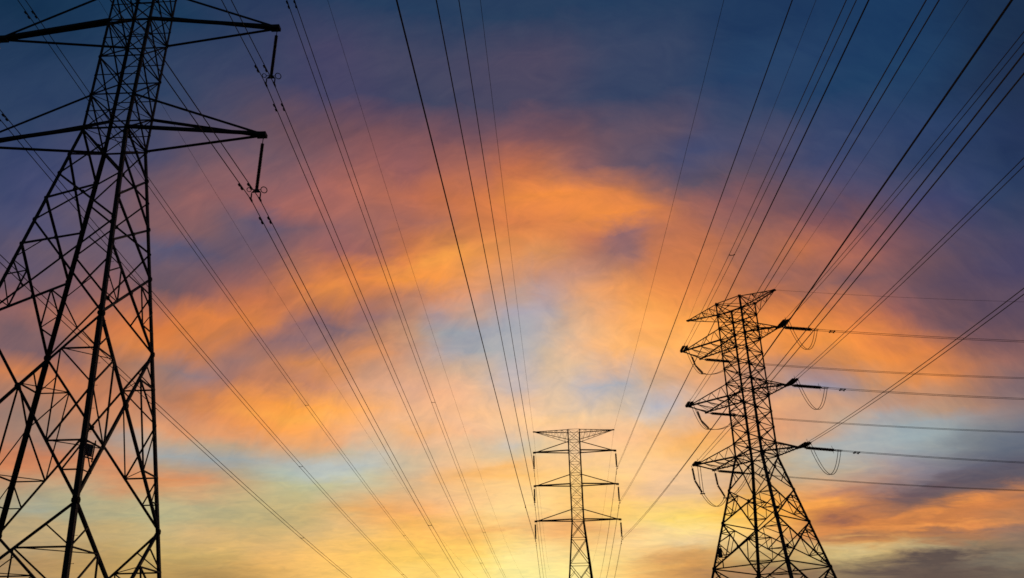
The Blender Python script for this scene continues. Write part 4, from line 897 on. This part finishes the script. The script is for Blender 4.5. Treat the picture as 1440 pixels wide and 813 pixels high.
# cloud-layer coordinates: the direction carried up to a flat layer, so that streaks thin out towards the horizon
lay = mth('ADD', mth('MAXIMUM', sep.outputs[2], 0.0), .16)
cmb = nd('ShaderNodeCombineXYZ'); plug(cmb.inputs[0], mth('DIVIDE', sep.outputs[0], lay)); plug(cmb.inputs[1], mth('DIVIDE', sep.outputs[1], lay)); cmb.inputs[2].default_value = 0
cloudP = cmb.outputs[0]
def noise(vec, scale, detail, rough, dist=0.0, offset=(0, 0, 0), stretch=(1, 1, 1)):
    mp = nd('ShaderNodeMapping'); plug(mp.inputs['Vector'], vec); mp.inputs['Location'].default_value = offset; mp.inputs['Scale'].default_value = stretch
    n = nd('ShaderNodeTexNoise'); plug(n.inputs['Vector'], mp.outputs[0]); n.inputs['Scale'].default_value = scale
    n.inputs['Detail'].default_value = detail; n.inputs['Roughness'].default_value = rough; n.inputs['Distortion'].default_value = dist
    return n.outputs['Fac'], n.outputs['Color']
# the high cloud also fans in arcs about the sunset point: coordinates along and across those arcs
ddx = mth('SUBTRACT', az, 4.0); ddy = mth('ADD', el, 5.0)
rr = mth('SQRT', mth('ADD', mth('MULTIPLY', ddx, ddx), mth('MULTIPLY', ddy, ddy)))
th = mth('ARCTAN2', ddx, ddy)
cp_ = nd('ShaderNodeCombineXYZ'); plug(cp_.inputs[0], mth('MULTIPLY', rr, .16)); plug(cp_.inputs[1], mth('MULTIPLY', th, 2.4)); cp_.inputs[2].default_value = 0
arcP = cp_.outputs[0]
hi = nd('ShaderNodeMapRange', interpolation_type='SMOOTHSTEP'); plug(hi.inputs['Value'], el); hi.inputs['From Min'].default_value = 10; hi.inputs['From Max'].default_value = 17
def two(scale_c, scale_a, detail, rough, dist, off):
    f1, c1 = noise(cloudP, scale_c, detail, rough, dist, off, (1, 1.5, 1)); f2, c2 = noise(arcP, scale_a, detail, rough, dist, off)
    m = nd('ShaderNodeMix', data_type='RGBA'); plug(m.inputs['Factor'], hi.outputs[0]); plug(m.inputs[6], c1); plug(m.inputs[7], c2)
    m_ = nd('ShaderNodeMix', data_type='FLOAT'); plug(m_.inputs['Factor'], hi.outputs[0]); plug(m_.inputs[2], f1); plug(m_.inputs[3], f2)
    return m_.outputs[0], m.outputs[2]
_, nc1 = two(1.6, .8, 3, .5, .3, (3.1, 1.7, 0))
_, nc2 = two(6, 2.6, 5, .62, .5, (7.3, 2.2, 5))
w1 = vm('SUBTRACT', nc1, (.5, .5, .5)); w2 = vm('SUBTRACT', nc2, (.5, .5, .5))
warp = vm('ADD', vm('SCALE', w1, scale=0.5), vm('SCALE', w2, scale=2.8))
vfade = mth('MULTIPLY_ADD', hi.outputs[0], .4, .45)
wv = nd('ShaderNodeCombineXYZ'); wv.inputs[0].default_value = 1.0; plug(wv.inputs[1], vfade); wv.inputs[2].default_value = 0
warp = vm('MULTIPLY', warp, wv.outputs[0])
q = nd('ShaderNodeCombineXYZ'); plug(q.inputs[0], az); plug(q.inputs[1], el); q.inputs[2].default_value = 0
Q = vm('ADD', q.outputs[0], warp)
# the afterglow measured band by band: one ramp over the compass direction for each elevation, blended upwards
sq = nd('ShaderNodeSeparateXYZ'); plug(sq.inputs[0], Q); azw, elw = sq.outputs[0], sq.outputs[1]
posL = mth('MULTIPLY_ADD', azw, 1/44, 42/44, clamp=True); posR = mth('MULTIPLY_ADD', azw, 1/44, 2/44, clamp=True)
half = mth('MULTIPLY_ADD', azw, .5, .5, clamp=True)
def mixc(f, a, b):
    m = nd('ShaderNodeMix', data_type='RGBA'); plug(m.inputs['Factor'], f); plug(m.inputs[6], a); plug(m.inputs[7], b); return m.outputs[2]
colr = None
for e_, gt in zip(ELEVS, BANDS):
    gn = nd('ShaderNodeGroup'); gn.node_tree = gt
    plug(gn.inputs[0], posL); plug(gn.inputs[1], posR); plug(gn.inputs[2], half); row = gn.outputs[0]
    if colr is None: colr = row; pe = e_; continue
    mr = nd('ShaderNodeMapRange', interpolation_type='LINEAR'); plug(mr.inputs['Value'], elw)
    mr.inputs['From Min'].default_value = pe; mr.inputs['From Max'].default_value = e_
    colr = mixc(mr.outputs[0], colr, row); pe = e_
# away from the afterglow the plain dusk sky takes over
sky = nd('ShaderNodeTexSky', sky_type='NISHITA'); sky.sun_disc = False; sky.sun_elevation = SUN_EL; sky.sun_rotation = SUN_AZ
sky.air_density = 1.2; sky.dust_density = 1.0; sky.ozone_density = 3.0
nish = vm('SCALE', sky.outputs[0], scale=.05)
m1 = nd('ShaderNodeMapRange', interpolation_type='SMOOTHSTEP'); plug(m1.inputs['Value'], mth('ABSOLUTE', az)); m1.inputs['From Min'].default_value = 44; m1.inputs['From Max'].default_value = 100
m2 = nd('ShaderNodeMapRange', interpolation_type='SMOOTHSTEP'); plug(m2.inputs['Value'], el); m2.inputs['From Min'].default_value = 50; m2.inputs['From Max'].default_value = 85
mx = nd('ShaderNodeMix', data_type='RGBA'); plug(mx.inputs['Factor'], mth('MAXIMUM', m1.outputs[0], m2.outputs[0])); plug(mx.inputs[6], colr); plug(mx.inputs[7], nish)
colr = mx.outputs[2]
# distinct cloud streaks with ragged edges
nf, _ = two(4.5, 2.2, 4, .62, .6, (1.0, 4.0, 2))
for a_, e_, su, sv, tilt, c_, st in STROKES:
    mp = nd('ShaderNodeMapping', vector_type='TEXTURE'); plug(mp.inputs['Vector'], Q)
    mp.inputs['Location'].default_value = (a_, e_, 0); mp.inputs['Rotation'].default_value = (0, 0, R(tilt)); mp.inputs['Scale'].default_value = (su, sv, 1)
    d2 = vm('DOT_PRODUCT', mp.outputs[0], mp.outputs[0], out=1)
    gss = mth('EXPONENT', mth('MULTIPLY', d2, -1.0))
    mm = mth('MULTIPLY_ADD', nf, 3.4, -.95, clamp=False)
    fac = mth('MULTIPLY', mth('MULTIPLY', gss, st), mm, clamp=True)
    mx = nd('ShaderNodeMix', data_type='RGBA', blend_type='MIX'); plug(mx.inputs['Factor'], fac)
    plug(mx.inputs[6], colr); mx.inputs[7].default_value = (*lin(c_), 1); colr = mx.outputs[2]
# fine cirrus grain: lighter and darker filaments over everything
g1, _ = two(12, 5.0, 5, .62, .9, (2, 9, 1)); g2, _ = two(3.2, 1.5, 5, .55, .5, (5, 1, 7))
grain = mth('ADD', mth('MULTIPLY_ADD', g1, 0.42, -0.42*.5), mth('MULTIPLY_ADD', g2, 0.24, -0.24*.5))
tintn = vm('MULTIPLY_ADD', vm('SCALE', (1.35, 1.0, .45), scale=grain), (1, 1, 1), (1, 1, 1))
colr = vm('MULTIPLY', colr, tintn)
bg = nd('ShaderNodeBackground'); plug(bg.inputs['Color'], colr); bg.inputs['Strength'].default_value = 1.0
out = nd('ShaderNodeOutputWorld'); nt.links.new(bg.outputs[0], out.inputs['Surface'])
scene.world = world

# ------------------------------------------------------------------ sun just at the horizon behind the far pylon
sl = bpy.data.lights.new('sun', 'SUN'); sl.energy = .5; sl.angle = R(.6); sl.color = (1, .62, .32)
so = bpy.data.objects.new('sun', sl); COL.objects.link(so)
sdir = Vector((math.sin(SUN_AZ)*math.cos(SUN_EL), math.cos(SUN_AZ)*math.cos(SUN_EL), math.sin(SUN_EL)))
so.rotation_euler = sdir.to_track_quat('Z', 'Y').to_euler(); so.location = (0, 0, 60)

# ------------------------------------------------------------------ camera
pitch, roll = .43677, -.01834
cp, sp_ = math.cos(pitch), math.sin(pitch)
fw = Vector((0, cp, sp_)); upv = Vector((0, -sp_, cp)); rt = Vector((1, 0, 0))
cr, sr = math.cos(roll), math.sin(roll)
r2 = rt*cr + upv*sr; u2 = rt*(-sr) + upv*cr
cd = bpy.data.cameras.new('camera'); cd.sensor_width = 36; cd.lens = 36*1197.9/1440; cd.clip_start = .1; cd.clip_end = 20000
co = bpy.data.objects.new('camera', cd); COL.objects.link(co)
Mx = Matrix((( r2.x, u2.x, -fw.x, 0), (r2.y, u2.y, -fw.y, 0), (r2.z, u2.z, -fw.z, EYE), (0, 0, 0, 1)))
co.matrix_world = Mx
scene.camera = co

scene.render.engine = 'CYCLES'
scene.cycles.max_bounces = 3; scene.cycles.diffuse_bounces = 2; scene.cycles.glossy_bounces = 2
scene.cycles.use_adaptive_sampling = True; scene.cycles.adaptive_threshold = .01
scene.cycles.use_denoising = False
scene.cycles.pixel_filter_type = 'BLACKMAN_HARRIS'; scene.cycles.filter_width = 1.6
scene.view_settings.view_transform = 'Standard'; scene.view_settings.look = 'None'
scene.view_settings.exposure = 0; scene.view_settings.gamma = 1
scene.view_settings.use_curve_mapping = False
